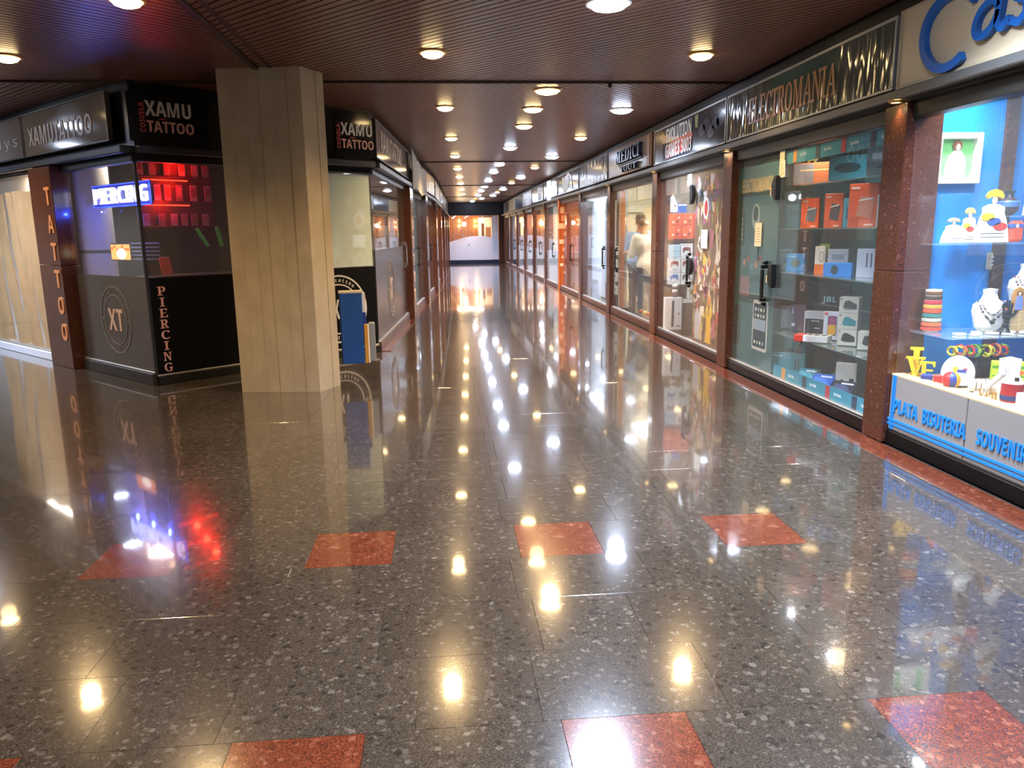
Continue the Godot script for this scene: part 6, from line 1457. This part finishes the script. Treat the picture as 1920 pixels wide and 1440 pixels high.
# ---- people --------------------------------------------------------------------------------------------
func flesh(bones: Array, cell: float, blend := 0.03) -> ArrayMesh:
	# bones: [a, b, radius at a, radius at b]; their tapered capsules are joined with a smooth minimum and meshed as surface nets
	var lo := Vector3.ONE * 1e6; var hi := -lo
	for q in bones:
		for i in 2:
			var r := Vector3.ONE * (float(q[2 + i]) + cell * 2.5)
			lo = lo.min((q[i] as Vector3) - r); hi = hi.max((q[i] as Vector3) + r)
	var n := Vector3i(((hi - lo) / cell).ceil()) + Vector3i.ONE
	var f := PackedFloat32Array(); f.resize(n.x * n.y * n.z); f.fill(1.0)
	for q in bones:
		var a: Vector3 = q[0]; var b: Vector3 = q[1]
		var ra: float = q[2]; var rb: float = q[3]
		var m := Vector3.ONE * (maxf(ra, rb) + cell * 3.0)
		var i0 := Vector3i(((a.min(b) - m - lo) / cell).floor()).max(Vector3i.ZERO)
		var i1 := Vector3i(((a.max(b) + m - lo) / cell).ceil()).min(n - Vector3i.ONE)
		var ab := b - a
		var l2 := maxf(ab.length_squared(), 1e-8)
		for z in range(i0.z, i1.z + 1):
			for y in range(i0.y, i1.y + 1):
				for x in range(i0.x, i1.x + 1):
					var p := lo + Vector3(x, y, z) * cell
					var t := clampf((p - a).dot(ab) / l2, 0.0, 1.0)
					var d := (p - a - ab * t).length() - lerpf(ra, rb, t)
					var k := (z * n.y + y) * n.x + x
					var e := f[k]
					var h := clampf(0.5 + 0.5 * (e - d) / blend, 0.0, 1.0)
					f[k] = lerpf(e, d, h) - blend * h * (1.0 - h) if e < 0.9 else d
	var vid := {}
	var vs := PackedVector3Array()
	var st := [1, n.x, n.x * n.y]
	for z in n.z - 1:
		for y in n.y - 1:
			for x in n.x - 1:
				var k := (z * n.y + y) * n.x + x
				var inside := 0
				for c in 8:
					if f[k + (c & 1) + ((c >> 1) & 1) * n.x + (c >> 2) * n.x * n.y] < 0.0: inside += 1
				if inside == 0 or inside == 8: continue
				var s := Vector3.ZERO; var cnt := 0
				for ax in 3:
					for u in 2:
						for v in 2:
							var o := Vector3i.ZERO
							o[(ax + 1) % 3] = u; o[(ax + 2) % 3] = v
							var ka: int = k + o.x + o.y * n.x + o.z * n.x * n.y
							var fa := f[ka]; var fb := f[ka + st[ax]]
							if (fa < 0.0) != (fb < 0.0):
								var q := Vector3(o); q[ax] += fa / (fa - fb)
								s += q; cnt += 1
				vid[k] = vs.size()
				vs.append(lo + (Vector3(x, y, z) + s / cnt) * cell)
	var tool := SurfaceTool.new()
	tool.begin(Mesh.PRIMITIVE_TRIANGLES); tool.set_smooth_group(0)
	for v in vs: tool.add_vertex(v)
	for z in range(1, n.z - 1):
		for y in range(1, n.y - 1):
			for x in range(1, n.x - 1):
				var k := (z * n.y + y) * n.x + x
				for ax in 3:
					var fa := f[k]; var fb := f[k + st[ax]]
					if (fa < 0.0) == (fb < 0.0): continue
					var s1: int = st[(ax + 1) % 3]; var s2: int = st[(ax + 2) % 3]
					if not (vid.has(k) and vid.has(k - s1) and vid.has(k - s2) and vid.has(k - s1 - s2)): continue
					var q := [vid[k], vid[k - s1], vid[k - s1 - s2], vid[k - s2]]
					if fa >= 0.0: q.reverse()
					for i in [0, 2, 1, 0, 3, 2]: tool.add_index(q[i])
	tool.generate_normals()
	return tool.commit()
func grow(bones: Array, d: float) -> Array:
	var o := []
	for q in bones: o.append([q[0], q[1], q[2] + d, q[3] + d])
	return o
func hand(wrist: Vector3, dir: Vector3, side: Vector3, out: Array) -> void:
	# palm and five slightly curled fingers
	var palm := wrist + dir * 0.05
	out.append([wrist, palm, 0.026, 0.03]); out.append([palm - side * 0.02, palm + side * 0.02, 0.02, 0.02])
	var down := dir.cross(side).normalized()
	for k in 4:
		var b := palm + side * (0.027 - 0.018 * k) + dir * 0.03
		var l: float = [0.062, 0.074, 0.068, 0.052][k]
		var m := b + dir * l * 0.55
		out.append([b, m, 0.0095, 0.0088]); out.append([m, m + (dir * 0.8 + down * 0.6) * l * 0.45, 0.0088, 0.0075])
	var t := wrist + dir * 0.025 + side * 0.028
	out.append([t, t + (side * 0.7 + dir * 0.7) * 0.04, 0.0115, 0.0095]); out.append([t + (side * 0.7 + dir * 0.7) * 0.04, t + (side * 0.35 + dir * 0.95) * 0.068, 0.0095, 0.008])

func person(xf: Transform3D, label: String, tall: float, lean: float, shirt: String, trousers: String, hair: String, hat := "") -> Node3D:
	# a standing figure facing +z of its own axes, arms bent forward over a counter
	var s := tall / 1.72
	var n := thing("person", label, "person", xf)
	var hip := Vector3(0, 0.9, 0) * s
	var chest := Vector3(0, 1.27, lean * 0.6) * s
	var neck := Vector3(0, 1.44, lean * 0.85) * s
	var head := Vector3(0, 1.6, lean * 1.1 + 0.03) * s
	var body := []; var top := []; var legs := []
	var torso := [[hip + Vector3(-0.07, 0.02, 0) * s, hip + Vector3(0.07, 0.02, 0) * s, 0.12 * s, 0.12 * s], [hip, chest - Vector3(0, 0.12, 0) * s, 0.125 * s, 0.125 * s], [chest + Vector3(-0.08, 0, 0) * s, chest + Vector3(0.08, 0, 0) * s, 0.125 * s, 0.125 * s], [chest + Vector3(-0.14, 0.11, -0.01) * s, chest + Vector3(0.14, 0.11, -0.01) * s, 0.06 * s, 0.06 * s]]
	body.append_array(torso); top.append_array(torso)
	body.append([chest + Vector3(0, 0.1, 0) * s, neck, 0.062 * s, 0.055 * s]); body.append([neck, head, 0.055 * s, 0.06 * s])
	for k in [-1, 1]:
		var sh := chest + Vector3(0.18 * k, 0.12, 0) * s
		var el := sh + Vector3(0.05 * k, -0.27, 0.06) * s
		var wr := el + Vector3(-0.05 * k, 0.03, 0.24) * s
		body.append([sh, el, 0.05 * s, 0.04 * s]); body.append([el, wr, 0.04 * s, 0.026 * s])
		top.append([sh, el, 0.058 * s, 0.052 * s])
		hand(wr, Vector3(-0.15 * k, -0.1, 1).normalized(), Vector3(-k, 0, -0.15).normalized(), body)
		var hj := hip + Vector3(0.09 * k, -0.03, 0) * s
		var kn := Vector3(0.1 * k, 0.48, 0.03) * s
		var an := Vector3(0.105 * k, 0.09, -0.01) * s
		body.append([hj, kn, 0.085 * s, 0.058 * s]); body.append([kn, an, 0.056 * s, 0.038 * s])
		legs.append([hj, kn, 0.1 * s, 0.075 * s]); legs.append([kn, an + Vector3(0, -0.02, 0), 0.075 * s, 0.062 * s])
		body.append([an, an + Vector3(0, -0.05, 0.09) * s, 0.036 * s, 0.03 * s])
	legs.append([hip + Vector3(-0.07, 0, 0) * s, hip + Vector3(0.07, 0, 0) * s, 0.132 * s, 0.132 * s])
	# head with nose, jaw and ears
	body.append([head + Vector3(0, 0.03, -0.012) * s, head + Vector3(0, 0.03, 0.012) * s, 0.082 * s, 0.078 * s])
	body.append([head + Vector3(0, -0.04, 0.03) * s, head + Vector3(0, -0.06, 0.045) * s, 0.052 * s, 0.034 * s])
	body.append([head + Vector3(0, 0.02, 0.085) * s, head + Vector3(0, -0.015, 0.1) * s, 0.009 * s, 0.014 * s])
	for k in [-1, 1]: body.append([head + Vector3(0.08 * k, 0.015, 0) * s, head + Vector3(0.084 * k, -0.015, 0.0) * s, 0.016 * s, 0.012 * s])
	part("body", flesh(body, 0.0125, 0.03), mat("b98a6c", 0.6), n)
	part("shirt", flesh(grow(top, 0.016), 0.02, 0.05), mat(shirt, 0.85), n)
	part("trousers", flesh(legs, 0.02, 0.04), mat(trousers, 0.85), n)
	for k in [-1, 1]:
		part("shoe", MB.new().ball(Vector3(0.105 * k, 0.035, 0.035) * s, Vector3(0.05, 0.045, 0.13) * s, 14), mat("222226", 0.5), n)
		part("eye", MB.new().ball(head + Vector3(0.03 * k, 0.022, 0.082) * s, Vector3(0.012, 0.008, 0.006) * s, 8), mat("2a211c", 0.3), n)
	part("mouth", MB.new().ball(head + Vector3(0, -0.042, 0.084) * s, Vector3(0.02, 0.005, 0.006) * s, 8), mat("8a4f44", 0.6), n)
	if hat:
		part("hair", MB.new().ball(head + Vector3(0, 0.035, -0.018) * s, Vector3(0.088, 0.07, 0.088) * s, 16, 0.25), mat(hair, 0.9), n)
		var h := part("hat", MB.new().lathe([[0.125 * s, 0.0], [0.13 * s, 0.004], [0.092 * s, 0.012], [0.086 * s, 0.075], [0.06 * s, 0.1], [0.0, 0.105]], 22, head + Vector3(0, 0.075, -0.005) * s), mat(hat, 0.8), n)
		part("hat_band", MB.new().lathe([[0.0935 * s, 0.013], [0.0915 * s, 0.034]], 22, head + Vector3(0, 0.075, -0.005) * s), mat("33363a", 0.8), h)
	else:
		part("hair", MB.new().ball(head + Vector3(0, 0.045, -0.016) * s, Vector3(0.09, 0.085, 0.092) * s, 18, 0.36), mat(hair, 0.9), n)
	return n
func build_people() -> void:
	person(at(3.53, 0, -13.8, 150), "person in a light blue shirt, dark trousers and a grey hat with a dark band", 1.75, 0.06, "8fb0d8", "2a3242", "5a4638", "6b6c62")
	person(at(3.46, 0, -12.9, 195), "person in a loose white shirt and blue jeans leaning forward", 1.7, 0.16, "d9e2e2", "2f5a7a", "6a5a4c")

func build_small_things() -> void:
	# board-marked concrete column before the corner of the tattoo shop
	var c := setting("column", "board-marked concrete column before the tattoo shop corner")
	var plan := [Vector2(-2.0, -7.6), Vector2(-1.23, -7.48), Vector2(-1.075, -7.8), Vector2(-1.15, -8.35), Vector2(-1.95, -8.45), Vector2(-2.12, -8.1)]
	for i in plan.size():
		var a: Vector2 = plan[i]; var b: Vector2 = plan[(i + 1) % plan.size()]
		var fr := frame(a, b)
		var w := (b - a).length()
		var k := maxi(1, int(round(w / 0.125)))
		for j in k:
			var proud := 0.003 * sin(i * 2.0 + j * 2.7)
			part("board_strip", MB.new().bb(Vector3(w * (j + 0.5) / k, 1.5, -0.02 + proud), Vector3(w / k - 0.0005, 3.0, 0.04), 0.0006), concrete, c, fr)
	var core := PackedVector2Array()
	for p in plan: core.append(Vector2(p.x, p.y) * 0.985 + Vector2(-1.6, -7.95) * 0.015)
	part("core", MB.new().prism(core, -3.0, -0.001), mat("6b6252", 0.9), c, Transform3D(Basis(Vector3.RIGHT, Vector3(0, 0, 1), Vector3(0, -1, 0)), V0))
	# blue waste bin fixed to the column
	var bn := thing("waste_bin", "blue metal waste bin with grey side, fixed to the concrete column", "bin", at(-0.9, 0.2, -8.0, 8))
	var blue := mat("12407c", 0.45)
	part("front_panel", MB.new().bb(Vector3(-0.05, 0.36, 0.09), Vector3(0.22, 0.72, 0.014), 0.004), blue, bn)
	part("side_panel", MB.new().bb(Vector3(-0.158, 0.36, -0.02), Vector3(0.014, 0.72, 0.21), 0.004), blue, bn)
	part("side_panel", MB.new().bb(Vector3(0.068, 0.62, 0.0), Vector3(0.05, 0.2, 0.12), 0.004), mat("c9c6c2", 0.4), bn)
	part("side_panel", MB.new().bb(Vector3(0.075, 0.46, 0.0), Vector3(0.04, 0.16, 0.1), 0.004), mat("1c2f7a", 0.45), bn)
	part("ochre_panel", MB.new().bb(Vector3(0.085, 0.2, 0.05), Vector3(0.036, 0.4, 0.05), 0.003), mat("b9802c", 0.5), bn)
	part("pale_edge", MB.new().bb(Vector3(0.11, 0.2, 0.05), Vector3(0.014, 0.4, 0.05), 0.003), mat("e8d9c4", 0.5), bn)
	part("grey_panel", MB.new().bb(Vector3(0.15, 0.21, 0.0), Vector3(0.06, 0.4, 0.12), 0.006), mat("9a9c98", 0.35, 0.5), bn)
	part("rim", MB.new().bb(Vector3(-0.05, 0.73, -0.01), Vector3(0.24, 0.02, 0.2), 0.004), mat("b0a48c", 0.6), bn)
	part("red_label", MB.new().box(Vector3(0.096, 0.66, 0.02), Vector3(0.004, 0.06, 0.05)), mat("d85a30", 0.5), bn)
	part("bracket", MB.new().bb(Vector3(-0.06, 0.4, -0.1), Vector3(0.1, 0.4, 0.05), 0.004), mat("4a4a4a", 0.4, 0.6), bn)
	# small things on the ceiling
	var cb := thing("ceiling_camera", "small black camera knob under the first ceiling joint", "camera", at(1.75, 2.985, -8.12))
	part("mount", MB.new().cyl(Vector3(0, -0.005, 0), Vector3(0, -0.03, 0), 0.022, 0.018, 12), mat("1a1614", 0.4), cb)
	part("dome", MB.new().ball(Vector3(0, -0.035, 0), Vector3(0.02, 0.02, 0.02), 12), mat("0c0c0c", 0.15), cb)
